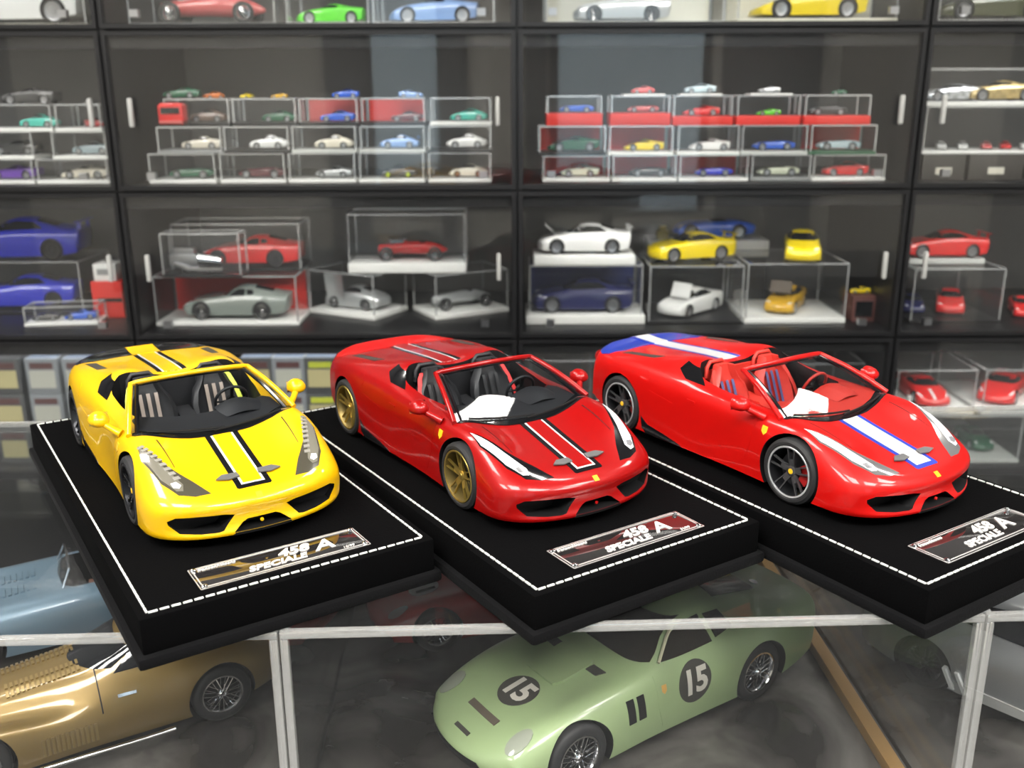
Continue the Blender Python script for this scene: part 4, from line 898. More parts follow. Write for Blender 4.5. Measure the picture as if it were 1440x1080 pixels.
for y in (-.33, .33): obj('cowl_vent', bodypatch(G, [(1.42, y-.1), (1.42, y+.06), (1.52, y+.1), (1.52, y-.08)], 'top', .01, 1, 'cowl_vent'), GREY_ROUND, green)
obj('tank_cap', bodypatch(G, circ(3.82, .2, .05, 12), 'top', .02, 1, 'tank_cap'), CHROME, green)
obj('shield_badge', bodypatch(G, [(1.93, .70), (1.99, .70), (1.99, .64), (1.96, .61), (1.93, .64)], 'side', .006, 1, 'shield_badge'), mat('badge_orange', (.6, .33, .08), .4), green)

DKRED = paint('dark_red', (.30, .016, .014), rough=.4)
redc = model_car('classic_coupe', 'gto', DKRED, Vector((-.106 + .965*.104, .622 + .259*.104, zf)), math.radians(-165), 1/20.5, 'dark red racing coupe model with a pale roundel behind the green car', wire=True, rim=CHROME, lampm=mat('coupe_lamp2', (.25, .2, .2), .12, coat=1))
Gs = style_data('gto', 3, 2)
rr_ = obj('roundel', bodypatch(Gs, circ(.85, .12, .22), 'top', .008, 1, 'roundel', 1/20.5), mat('roundel_pale', (.42, .40, .40), .5), redc)
nn = obj('number', on_body(Gs, text_mesh('11', .36, 0, 0, offset=.02, space=1.1), 'top', 1, lambda x, y: (Gs['um']-.85-y, .12+x), .016, 1/20.5), BLACK, rr_)

GOLDP = mat('paint_gold', (.22, .145, .045), .36, metal=.5, coat=.8)
ha, A, B = heading((-5, 1122), (318, 1014))
SV = 1/19.5; C0 = style_data('classic', 6, 4); gd = Vector((math.cos(ha), math.sin(ha), 0)); rg = Vector((math.cos(ha-PI/2), math.sin(ha-PI/2), 0))
gold = model_car('vintage_coupe', 'classic', GOLDP, Vector((B[0], B[1], zf)) + gd*((C0['ax'][1]-C0['um'])*SV) + rg*(.80*SV), ha, SV, 'gold vintage coupe model with louvred bonnet and wire wheels in case', wire=True, fine=True, rim=CHROME, glass=DARK_GLASS)
def louvres(D, u0, u1, n, view, y0, y1, s, name='louvre_panel', off=.018):
    mb = None; bm = bmesh.new()
    for i in range(n):
        u = u0 + (u1-u0)*(i+.2)/n; w_ = (u1-u0)/n*.55
        me = patch_mesh(D['bvh'], [(D['um']-u, y0), (D['um']-u-w_, y0), (D['um']-u-w_, y1), (D['um']-u, y1)], view, 'l', .2, off, s); bm.from_mesh(me); bpy.data.meshes.remove(me)
    out = bpy.data.meshes.new(name); bm.to_mesh(out); bm.free(); out.materials.append(None); return scale_mesh(out, SV if D is C0 else S18)
GOLD2 = mat('gold_louvre', (.30, .21, .08), .35, metal=.6)
for sy in (1, -1):
    for (a, b) in ((.12, .20), (.25, .33)): obj('louvre_panel', louvres(C0, 1.25, 2.05, 15, 'top', sy*a, sy*b, 1), GOLD2, gold, kind='stuff')
    obj('side_louvres', louvres(C0, 1.5, 2.1, 12, 'side', .30, .50, sy), GOLD2, gold, kind='stuff')
    obj('panel_gap', bodypatch(C0, [(2.16, -.0), (2.175, -.0), (2.175, sy*.74), (2.16, sy*.74)], 'top', .004, 1, 'panel_gap'), BLACK, gold)
    obj('exhaust_pipe', scale_mesh(MB().tube([(C0['um']-1.2, sy*.84, .20), (C0['um']-2.6, sy*.86, .17), (C0['um']-2.9, sy*.86, .17)], [.028, .028, .034], 10).mesh('exhaust_pipe', 40), SV), CHROME, gold)
    obj('door_handle', bodypatch(C0, [(2.35, .70), (2.55, .71), (2.55, .74), (2.35, .73)], 'side', .02, sy, 'door_handle'), CHROME, gold)

BLUEG = mat('paint_steel_blue', (.12, .19, .25), .35, metal=.25, coat=.8)
B0 = style_data('roadster', 3, 2)
bc = onz(40, 846, zf + .03)
blue = model_car('vintage_roadster', 'roadster', BLUEG, Vector((-.322, .636, zf)), math.radians(-152), S18, 'steel blue open racing roadster model behind the gold car', wire=True, rim=CHROME)
obj('windscreen', sc(MB().grid([[(B0['um']-1.93-.10*j/3 - .05*abs(s_), s_*.46*(1-.12*j/3), .79+.22*j/3) for s_ in np.linspace(-1, 1, 9)] for j in range(4)]), 'windscreen', S18, 60), CAR_GLASS, blue)
obj('windscreen_frame', sc(MB().tube([(B0['um']-1.93-.10*j/3 - .05, s_*.46*(1-.12*j/3), .79+.22*j/3) for s_, j in ((-1, 0), (-1, 1), (-1, 3), (-.6, 3.1), (0, 3.2), (.6, 3.1), (1, 3), (1, 1), (1, 0))], .016, 6), 'windscreen_frame', S18, 50), CHROME, blue)
obj('louvre_panel', louvres(B0, 1.0, 1.7, 10, 'top', .08, .30, 1), BLUEG, blue, kind='stuff')
obj('louvre_panel', louvres(B0, 1.0, 1.7, 10, 'top', -.30, -.08, 1), BLUEG, blue, kind='stuff')
obj('head_fairing', bodypatch(B0, [(2.78, .08), (2.78, .42), (3.3, .36), (3.7, .26), (3.3, .14)], 'top', .10, 1, 'head_fairing'), BLUEG, blue)
obj('seat', sc(MB().box((B0['um']-2.5, .25, .55), (.4, .36, .2)).box((B0['um']-2.66, .25, .70), (.1, .36, .3)), 'seat', S18), mat('brown_leather', (.12, .05, .03), .5), blue)

SILV = mat('paint_silver', (.42, .43, .44), .3, metal=.7, coat=.8)
sa, A, B = heading((1596, 1100), (1296, 964))
Sd = style_data('rear', 6, 4); fd = Vector((math.cos(sa), math.sin(sa), 0)); lf = Vector((math.cos(sa+PI/2), math.sin(sa+PI/2), 0))
silver = model_car('silver_coupe', 'rear', SILV, Vector((B[0], B[1], zf)) + fd*((Sd['ax'][1]-Sd['um'])*S18) + lf*(.78*S18), sa, S18, 'silver coupe model standing in the clear case beside the brass strip', fine=True, rim=DARKMETAL, wire=True)
obj('sill_trim', bodypatch(Sd, [(1.4, .16), (2.85, .16), (2.85, .30), (1.4, .26)], 'side', .02, -1, 'sill_trim'), mat('bright_trim', (.7, .7, .68), .25, metal=.5), silver)
for u in (2.70, 2.84): obj('side_vane', bodypatch(Sd, [(u, .20), (u+.05, .20), (u+.16, .42), (u+.12, .42)], 'side', .04, -1, 'side_vane'), WHITE, silver)
# ================================================================== glass-fronted cabinets along the back wall
YS, DEP = 1.45, .33
XB = [-1.163, -.578, .009, .588, 1.170]
ZB = [CZ + z for z in (.3135, .0895, -.1345, -.3585, -.5825)]     # shelf levels, top to bottom
CAB = mat('cabinet_black', (.008, .008, .009), .38)
CABIN = mat('cabinet_inner', (.020, .020, .021), .55)
BACKP = mat('cabinet_back', (.16, .155, .145), .6, var=.12, vscale=4)
HANDLE = mat('handle_white', (.42, .42, .40), .4)
cwords = ['at the outer end with the blue model cars', 'behind the yellow car, holding the tiers of clear cases', 'behind the red cars, holding the red card boxes', 'at the outer end with the crystal car row']
SHT = .016
STRIPM = mat('led_strip_white', (1, 1, 1), .5, emit=(1.0, .97, .93), es=STRIP_STRENGTH)
def shelf_z(r): return ZB[r] + SHT/2 + .0006
for c in range(4):
    x0, x1 = XB[c], XB[c+1]; xc = (x0+x1)/2; wd = x1-x0
    t = thing('display_cabinet', 'black cabinet with glass doors ' + cwords[c], 'cabinet', (xc, YS, 0), 0, 'black glass cabinets')
    top = ZB[0] + .02
    obj('back_panel', MB().box((0, DEP+.006, top/2), (wd, .010, top)), BACKP, t)
    for s in (-1, 1): obj('side_panel', MB().box((s*(wd/2-.0045), DEP/2, top/2), (.0088, DEP, top)), CAB, t)
    obj('plinth', MB().box((0, DEP/2, .25), (wd-.02, DEP-.01, .5)), CAB, t)
    for r in range(5):
        obj('shelf', MB().box((0, DEP/2, ZB[r]), (wd-.018, DEP, SHT)).mesh('shelf', 30, bevel=.001), CAB, t)
    for r in range(1, 5):
        z0, z1 = ZB[r], ZB[r-1]; h = z1-z0
        d = obj('glass_door', MB().box((0, 0, 0), (wd-.006, .004, h-.006)), DOOR_GLASS, t, (0, -.004, (z0+z1)/2))
        obj('light_strip', MB().box((0, .024, z1-SHT/2-.003), (wd-.08, .012, .004)), STRIPM, t)
        obj('valance', MB().box((0, .004, z1-SHT/2-.0085), (wd-.018, .006, .017)), CAB, t)
        fr = MB()
        for s in (-1, 1): fr.box((0, -.0025, s*(h/2-.005)), (wd-.004, .003, .006))
        for s in (-1, 1): fr.box((s*(wd/2-.005), -.0025, 0), (.006, .003, h-.016))
        obj('door_frame', fr, CAB, d)
        hx = {0: wd/2-.022, 1: wd/2-.028, 2: wd/2-.03, 3: -wd/2+.03}[c]
        obj('handle', MB().box((hx, -.010, 0), (.006, .008, .040)).mesh('handle', 30, bevel=.002), HANDLE, d)
        if c in (1,):
            obj('handle', MB().box((-wd/2+.035, -.010, 0), (.006, .008, .040)).mesh('handle', 30, bevel=.002), HANDLE, d)
        for s in (-1, 1): obj('hinge', MB().box((s*(wd/2-.05), .006, -h/2+.022), (.012, .010, .010)), SILVER, d)

# ------------------------------------------------------------------ clear cases and the models in them
WBASE = mat('case_base_white', (.74, .75, .73), .4); GBASE = mat('case_base_grey', (.25, .26, .26), .4); KBASE = mat('case_base_black', (.015, .015, .016), .35)
REDCARD = mat('red_card', (.60, .025, .018), .5); GRBASE = mat('case_base_green', (.03, .10, .05), .5); BLUECARD = mat('blue_card', (.02, .035, .16), .5)
PBASE = mat('case_base_pale', (.50, .52, .50), .4)
def PX(px, py, Y): return float(ony(px, py, Y)[0])
def PZ(py, Y, px=720): return float(ony(px, py, Y)[2])
LAST = []
def clear_case(label, xc, Y, z, wx, dy, h, basem=WBASE, bh=.006, card=None, rz=0.0, group=None, name='clear_case', over=.0, edge=EDGE_SOFT, ew=.0019):
    """Y = front plane (for unturned cases); stands on z"""
    t = thing(name, label, 'display case', (xc, Y + dy/2, z), rz, group)
    LAST.append((xc, Y + dy/2, wx, dy, z, z+h, rz))
    obj('case_base', MB().box((0, 0, bh/2), (wx, dy, bh)).mesh('case_base', 30, bevel=min(.0012, bh*.2)), basem, t)
    cx, cy = wx/2-.002-over, dy/2-.002-over
    mb = MB(); P = [(-cx, -cy), (cx, -cy), (cx, cy), (-cx, cy)]
    V = [(*p, bh) for p in P] + [(*p, h) for p in P]
    mb.add(V, [(4, 5, 6, 7)] + [(i, (i+1) % 4, 4+(i+1) % 4, 4+i) for i in range(4)])
    obj('cover', mb, ACRYLIC_SMALL, t)
    eb = MB()
    for i in range(4):
        a, b = V[4+i], V[4+(i+1) % 4]; eb.bar(a, b, ew, ew); eb.bar(V[i], (V[4+i][0], V[4+i][1], h-ew/2), ew, ew)
    obj('cover_edges', eb, edge, t)
    if card is not None: obj('backing_card', MB().box((0, cy-.004, bh+(h-bh)*.48), (2*cx-.006, .0016, (h-bh)*.94)), card, t)
    return t
SC64 = {}
def small(style, paintm, x, y, z, length, rz, label, group, **kw):
    W = 2*max(s_[5][0] for s_ in ST[style]['st'])/ST[style]['L']; length *= 1.1
    for (cx, cy, wx, dy, za, zb, cr) in LAST:      # keep a model clear of the walls of the case it stands in
        dx, dyy = x-cx, y-cy; a, b = dx*math.cos(cr)+dyy*math.sin(cr), -dx*math.sin(cr)+dyy*math.cos(cr)
        if abs(a) < wx/2 and abs(b) < dy/2 and za < z < zb - .004:
            c, s = abs(math.cos(rz-cr)), abs(math.sin(rz-cr))
            length = min(length, (wx-.012-2*abs(a))/(c+W*s), (dy-.012-2*abs(b))/(s+W*c))
    length /= 1.1
    t = model_car('toy_car' if length < .075 else 'scale_car', style, paintm, (x, y, z + .0002), rz, length*1.1/ST[style]['L'], label, group, **kw)
    t.scale = (1, 1, 1.08); return t
def P_(n, c, **k): return paint(n, c, **k)
CREAM = P_('cream', (.66, .62, .52)); PWHITE = P_('white', (.75, .76, .75)); PSILV = mat('paint_bright_silver', (.55, .57, .58), .28, metal=.6, coat=1)
TEAL = P_('teal', (.06, .42, .34)); LBLUE = P_('light_blue', (.22, .36, .66)); PBLUE = P_('blue', (.03, .11, .55)); NAVY = P_('navy', (.015, .018, .08))
DGREY = P_('dark_grey', (.05, .05, .05)); DGREEN = P_('dark_green', (.015, .10, .05)); LGREEN = P_('lime_green', (.12, .65, .04)); ORANGE = P_('orange', (.62, .18, .04))
PYEL = P_('model_yellow', (.80, .62, .01)); AMBER = P_('amber', (.62, .36, .02)); MAROON = P_('maroon', (.10, .02, .025)); PURPLE = P_('purple', (.16, .06, .40)); OLIVE = P_('olive', (.06, .065, .03))
PRED = P_('model_red', (.60, .02, .02)); BROWN = P_('bronze_brown', (.12, .08, .06)); ROYAL = P_('royal_blue', (.025, .035, .50)); PINKRED = P_('faded_red', (.55, .10, .10)); GREYGTO = P_('grey_green', (.22, .25, .23)); MINT = P_('mint_cream', (.60, .64, .50)); ICE = P_('ice_blue', (.40, .50, .54))

ordn = ['first', 'second', 'third', 'fourth', 'fifth']
def tier(row, spec, z, Y, hpx, dep, where, grp, facing=PI):
    """spec: (px0, px1, base mat, card, style, paint, car words, car px length, offset px)"""
    py0, py1 = hpx; h = PZ(py1, Y) - PZ(py0, Y)
    n = len(spec)
    for i, (a, b, bm, card, style, pm, wd, cl, off, kw) in enumerate(spec):
        xa, xb = PX(a, (py0+py1)/2, Y), PX(b, (py0+py1)/2, Y)
        clear_case('clear case of the %s, %s' % (wd, where), (xa+xb)/2, Y, z, xb-xa, dep, h, bm, kw.pop('bh', .005), card, 0, grp, edge=kw.pop('edge', EDGE_SOFT))
        bh = .005
        if style:
            k2 = dict(kw); L = (PX(720+cl, py0, Y+dep/2) - PX(720, py0, Y+dep/2))
            small(style, pm, (xa+xb)/2 + off*.00108, Y+dep/2, z + (k2.pop('lift', .005)), L, k2.pop('rz', facing), '%s in a case, %s' % (wd, where), grp.replace('cases', 'cars'), **k2)
    return z + h + .0008
def K(**k): return k
# --- second row, cabinet with the tiers of clear cases
Y0 = YS + .03
z = shelf_z(2)
gr = 'small clear cases in tiers behind the yellow car'
z = tier(2, [(208, 303, WBASE, None, 'roadster', DGREEN, 'dark green open roadster', 60, 3, K()), (308, 401, WBASE, None, 'roadster', MAROON, 'dark maroon open roadster', 66, 5, K()),
  (405, 500, WBASE, None, 'gto', PSILV, 'silver grey coupe', 50, 10, K()), (504, 597, WBASE, None, 'rear', DGREY, 'black coupe with lime wheels', 48, 6, K(rim=mat('lime_rim', (.5, .6, .05), .4))),
  (602, 691, WBASE, None, 'rear', CREAM, 'cream coupe with brown wheels', 56, 10, K(rim=mat('brown_rim', (.22, .10, .05), .4)))], z, Y0, (258, 217), .075, 'bottom tier of the wide stack', gr)
z = tier(2, [(219, 311, GBASE, None, 'coupe', CREAM, 'cream two-door coupe', 52, 8, K()), (313, 406, KBASE, None, 'rear', PWHITE, 'white coupe with chrome wheels', 52, 10, K()),
  (409, 501, PBASE, None, 'rear', CREAM, 'ivory rounded coupe', 52, 8, K()), (505, 598, PBASE, None, 'rear', LBLUE, 'powder blue coupe with rear wing', 52, 6, K(wing=LBLUE)),
  (602, 691, KBASE, None, 'rear', PWHITE, 'plain white coupe', 54, 8, K())], z, Y0, (212, 175), .07, 'middle tier of the wide stack', gr)
z3 = z
z = tier(2, [(229, 322, KBASE, None, 'rear', BROWN, 'bronze brown coupe', 50, 8, K()), (325, 416, KBASE, None, 'rear', DGREEN, 'bottle green coupe with silver wheels', 46, 14, K()),
  (419, 503, KBASE, PINKRED, 'coupe', PBLUE, 'blue saloon before red card', 46, 8, K()), (507, 598, KBASE, REDCARD, 'coupe', MAROON, 'dark red saloon before card', 44, 16, K()),
  (604, 691, WBASE, None, 'rear', TEAL, 'turquoise coupe', 50, 10, K())], z, Y0+.030, (172, 134), .065, 'top tier of the wide stack', gr)
g2 = 'toy cars standing on the top tier'
for px, st, pm, L, lb, rz in ((255, 'gto', DGREEN, 46, 'green low racing car', PI), (300, 'rear', ORANGE, 26, 'rusty orange small coupe', -2.4), (347, 'rear', PYEL, 20, 'yellow small coupe', -2.0), (393, 'coupe', AMBER, 20, 'tiny amber car beside the yellow one', PI), (486, 'coupe', PBLUE, 34, 'blue small saloon', PI), (578, 'coupe', LBLUE, 30, 'pale blue small saloon', 0)):
    small(st, pm, PX(px, 133, Y0+.06), Y0+.06, z, L*.00115, rz, lb + ' on top of the clear case stack', g2)
# red toy van in front of the top tier
t = thing('toy_van', 'bright red toy van standing before the bronze brown coupe case', 'toy van', (PX(237, 172, Y0+.01), Y0-.0275, shelf_z(2)), 0)
zt = z3 - shelf_z(2)
CACHE_V = None
t.location.z = z3 + .0002; t.location.y = Y0 + .027; t.location.x = PX(226, 165, Y0)
vb = MB().prism([(-.018, .003), (.018, .003), (.018, .030), (.014, .034), (-.014, .034), (-.018, .030)], -.0245, .0, 'y')
obj('body', vb.mesh('body', 30, bevel=.0012), PRED, t, (0, .0, 0)); obj('windscreen', MB().box((0, -.0249, .023), (.028, .001, .009)), DARK_GLASS, t)
obj('bumper', MB().box((0, -.0255, .007), (.034, .003, .004)), PINKRED, t)
for sx in (-1, 1):
    for yy in (-.019, -.006): obj('wheel', MB().lathe([(0, -.002), (.0045, -.002), (.0045, .002), (0, .002)], 14, 'x'), RUBBER, t, (sx*.0165, yy, .0045))
t.location.x = PX(239, 165, Y0)
# --- second row, cabinet with the red boxes
z = shelf_z(2); gr = 'small cases in tiers behind the red cars'
z = tier(2, [(763, 858, WBASE, REDCARD, 'gto', MINT, 'cream green racing coupe', 50, 6, K()), (861, 952, WBASE, REDCARD, 'roadster', DGREY, 'black racing roadster', 52, 10, K()), (955, 1053, WBASE, REDCARD, 'roadster', ROYAL, 'royal blue racing roadster', 50, 6, K()),
  (1056, 1141, GBASE, None, 'roadster', MINT, 'cream old roadster', 56, 4, K()), (1143, 1246, WBASE, None, 'coupe', PRED, 'scarlet hatch', 58, 4, K())], z, Y0, (258, 222), .075, 'bottom tier of the red-backed stack', gr)
z = tier(2, [(757, 853, KBASE, REDCARD, 'wedge', DGREEN, 'dark green racer', 70, 4, K()), (856, 948, WBASE, REDCARD, 'wedge', PYEL, 'yellow wedge sports car', 52, 8, K()), (953, 1041, WBASE, None, 'super', PWHITE, 'white sports car', 54, 8, K()),
  (1043, 1137, PBASE, None, 'roadster', PBLUE, 'bright blue racing roadster', 56, 6, K()), (1140, 1234, GRBASE, REDCARD, 'roadster', ICE, 'ice blue roadster on green base', 58, 2, K())], z, Y0, (216, 175), .07, 'middle tier of the red-backed stack', gr)
spec = [(768, 848, 'roadster', PBLUE, 'blue roadster', 44, 4), (858, 944, 'roadster', PINKRED, 'faded red old racer', 40, 6), (946, 1032, 'wedge', PRED, 'scarlet racing car', 46, 2), (1036, 1127, 'wedge', LGREEN, 'bright green low racer', 30, 6), (1131, 1226, 'roadster', DGREY, 'black roadster', 50, -6)]
Yt = Y0+.01
for a, b, st, pm, wd, cl, off in spec:
    xa, xb = PX(a, 155, Yt), PX(b, 155, Yt); bh = .013 if a > 900 else .018
    clear_case('red-based clear case of the %s, top tier of the red-backed stack' % wd, (xa+xb)/2, Yt, z, xb-xa-.001, .06, .042, REDCARD, bh, None, 0, gr)
    small(st, pm, (xa+xb)/2 + off*.0011, Yt+.03, z+bh, cl*.00112, PI, '%s on a red card base, top tier of the red-backed stack' % wd, 'small cars in tiers behind the red cars')
zt = z + .0428
for px, st, pm, L, lb, bx in ((905, 'rear', PINKRED, 30, 'tiny red coupe on a white slab', True), (985, 'coupe', ICE, 40, 'tiny pale saloon on a white slab', True), (1083, 'coupe', PSILV, 28, 'tiny silver saloon on a white slab', True), (1183, 'rear', DGREEN, 20, 'tiny dark green coupe', False)):
    x = PX(px, 133, Yt+.02)
    if bx: tag(obj('white_slab', MB().box((0, 0, .0012), (.062, .04, .0024)).mesh('white_slab', 30, bevel=.0004), WBASE, None, (x, Yt+.03, zt)), 'thin white slab under the ' + lb.replace(' on a white slab', ''), 'slab', 'white slabs on the red-backed stack')
    small(st, pm, x, Yt+.03, zt + (.0026 if bx else .0004), L*.0011, PI, lb + ' on the red-backed stack', 'tiny cars on top of the red-backed stack')
# --- second row, first cabinet
z = shelf_z(2); gr = 'wide clear cases beside the blue car shelf'
z = tier(2, [(-62, 46, WBASE, None, 'wedge', PURPLE, 'purple racer', 70, 12, K()), (50, 152, WBASE, None, 'wedge', CREAM, 'cream racer', 62, 6, K())], z, Y0, (256, 222), .08, 'bottom tier beside the cabinet edge', gr)
z = tier(2, [(-60, 44, WBASE, None, 'coupe', DGREY, 'dark grey saloon', 64, 12, K()), (70, 148, WBASE, None, 'coupe', ICE, 'pale grey saloon', 60, 4, K())], z, Y0, (212, 174), .08, 'middle tier beside the cabinet edge', gr)
z = tier(2, [(-70, 70, WBASE, None, 'rear', TEAL, 'sea green coupe', 56, 34, K()), (74, 140, WBASE, None, 'coupe', PINKRED, 'faded red saloon standing askew', 58, 6, K(rz=-.9))], z, Y0, (170, 132), .08, 'top tier beside the cabinet edge', gr)
small('super', DGREY, PX(44, 128, Y0+.04), Y0+.04, z, .078, PI, 'black sports car on top of the clear cases at the cabinet edge', None)
# --- second row, last cabinet: crystal cars and white minis
z = shelf_z(2); gr = 'clear boxes of the crystal car shelf'
CRYS = mat('crystal_silver', (.60, .63, .66), .18, metal=.55, coat=1, var=.5, vscale=120); CGOLD = mat('crystal_gold', (.55, .42, .18), .2, metal=.4, coat=1, var=.3, vscale=120)
for k, (a, b) in enumerate(((1296, 1358), (1361, 1440), (1443, 1520))):
    xa, xb = PX(a, 240, Y0), PX(b, 240, Y0)
    t = thing('carton', 'dark carton with pale label under the white mini cars, %s from the post' % ordn[k], 'carton', ((xa+xb)/2, Y0+.035, z), 0, 'dark cartons under the white minis')
    obj('box_body', MB().box((0, 0, .019), (xb-xa-.002, .07, .038)).mesh('box_body', 30, bevel=.001), mat('carton_dark', (.05, .045, .04), .5), t)
    obj('label', MB().box((0, -.0353, .014), (.024, .0006, .010)), mat('label_pale', (.6, .58, .5), .5), t)
z += .0385
xa, xb = PX(1298, 200, Y0), PX(1520, 200, Y0); h = PZ(152, Y0) - PZ(218, Y0)
clear_case('long clear box with a row of white mini cars under the crystal cars', (xa+xb)/2, Y0, z, xb-xa, .08, h, WBASE, .005, None, 0, gr)
for k, (px, pm, wd) in enumerate(((1322, PWHITE, 'white mini car nearest the post'), (1352, PWHITE, 'white mini car second from the post'), (1385, PINKRED, 'pink mini car'), (1412, PRED, 'scarlet mini car next to the pink one'), (1440, PWHITE, 'white mini car beside the scarlet one'))):
    small('rear', pm, PX(px, 215, Y0+.03), Y0+.03 + .0, z+.0052, .034, -1.9, wd + ' in the long clear box', 'mini cars in the long clear box')
z += h + .001
xa, xb = PX(1300, 130, Y0), PX(1520, 130, Y0); h = PZ(97, Y0) - PZ(150, Y0)
clear_case('long clear box with the crystal car row on a white base', (xa+xb)/2, Y0, z, xb-xa, .08, h, WBASE, .007, None, 0, gr)
for k, (px, pm, wd) in enumerate(((1335, CRYS, 'glittering silver crystal car nearest the post'), (1400, CGOLD, 'glittering gold crystal car'), (1470, CRYS, 'glittering silver crystal car past the gold one'))):
    small('super', pm, PX(px, 148, Y0+.03), Y0+.03, z+.0072, .088 if k != 1 else .098, PI, wd, 'crystal cars')
# --- third row ---------------------------------------------------------------------------------------------------
z0 = shelf_z(3); Y3 = YS + .05
def attach(o, car):
    """makes a piece placed in the shop a part of CAR"""
    B_ = Matrix.LocRotScale(car.location, car.rotation_euler, car.scale)
    A_ = Matrix.LocRotScale(o.location, o.rotation_euler, Vector((1, 1, 1)))
    o.parent = car; o.matrix_basis = B_.inverted() @ A_
def case_px(label, a, b, pyb, pyt, Y, dep, basem, bh, card=None, zbot=None, group='display cases on the middle shelf', **kw):
    zb = z0 if zbot is None else zbot; pm = (pyb+pyt)/2
    xa, xb = PX(a, pm, Y), PX(b, pm, Y); h = PZ(pyt, Y) - PZ(pyb, Y)
    clear_case(label, (xa+xb)/2, Y, zb, xb-xa, dep, h, basem, bh, card, 0, group, **kw)
    return (xa+xb)/2, Y+dep/2, zb+bh, zb+h+.001
def car_at(style, pm, x, y, z, lenpx, rz, label, grp, Y=None, **kw):
    Y = Y or y; L = (PX(720+lenpx, 420, Y) - PX(720, 420, Y))*1.06
    return small(style, pm, x, y, z, L, rz, label, grp, **kw)
mg = 'model cars on the middle shelf'
# behind the yellow car
x, y, zz, top = case_px('clear case with a red card back holding the grey classic coupe', 217, 419, 467, 399, Y3, .10, WBASE, .006, REDCARD)
g = car_at('gto', GREYGTO, x+.004, y-.005, zz, 132, PI, 'grey classic coupe standing before a red card in its case', mg, wire=True, rim=CHROME)
x, y, zz, _ = case_px('clear case holding the bare silver engine, in front of the red coupe case', 225, 338, 390, 330, Y3-.002, .045, KBASE, .003, None, top)
t = thing('model_engine', 'bare silver model engine with gearbox in the small clear case', 'model engine', (x-.008, y, zz), 0)
s_ = .001
obj('block', MB().box((-.018, 0, .016), (.034, .022, .014)).box((-.018, 0, .026), (.026, .012, .008)).mesh('block', 30, bevel=.0015), SILVER, t)
obj('gearbox', MB().tube([(-.002, 0, .015), (.012, 0, .014), (.026, 0, .013)], [.010, .008, .006], 12).mesh('gearbox', 40), CHROME, t)
obj('exhaust', MB().tube([(-.03, -.012, .012), (-.01, -.014, .006), (.03, -.013, .005)], .003, 8).mesh('exhaust', 40), CHROME, t)
obj('stand', MB().box((-.018, 0, .0045), (.006, .02, .009)).box((.012, 0, .0045), (.006, .012, .009)).mesh('stand', 30), BLACK, t)
t.scale = (1.3, .95, 1.3)
x, y, zz, _ = case_px('large clear case holding the red grand tourer, on top of the red card case', 240, 422, 374, 308, Y3+.046, .085, KBASE, .004, None, top)
cref = car_at('gto', PRED, x+.012, y, zz, 136, PI, 'red long-nosed coupe in the large clear case', mg, rim=DARKMETAL)
# two turned white-based cases and the one on top
def turned(label, px, py, Y, rz, wx, dy, h, bh=.008, basem=WBASE):
    xx = PX(px, py, Y)
    clear_case(label, xx, Y-dy/2, z0, wx, dy, h, basem, bh, None, rz, 'display cases on the middle shelf'); return xx, Y, z0+bh
x, y, zz = turned('turned clear case on white base holding the silver coupe with raised bonnet', 505, 440, Y3+.105, -.50, .135, .095, .072)
cref = car_at('rear', PSILV, x-.002, y-.002, zz, 112, -.50-PI+.05, 'silver coupe with its long bonnet raised, on a white base', mg, wire=True, rim=CHROME)
hd = obj('bonnet', MB().grid([[(a*.018, -.006*j/4+.004*math.cos(a*1.4), .046*j/4) for a in np.linspace(-1, 1, 7)] for j in range(5)]).grid([[(a*.018, .0012-.006*j/4+.004*math.cos(a*1.4), .046*j/4) for a in np.linspace(-1, 1, 7)] for j in range(5)]).mesh('panel', 60, recalc=False), PSILV, None, (x-.036, y-.012, zz+.012), -.5); attach(hd, cref)
x, y, zz = turned('turned clear case on white base holding the silver open-wheel racer', 648, 440, Y3+.105, .50, .135, .095, .072)
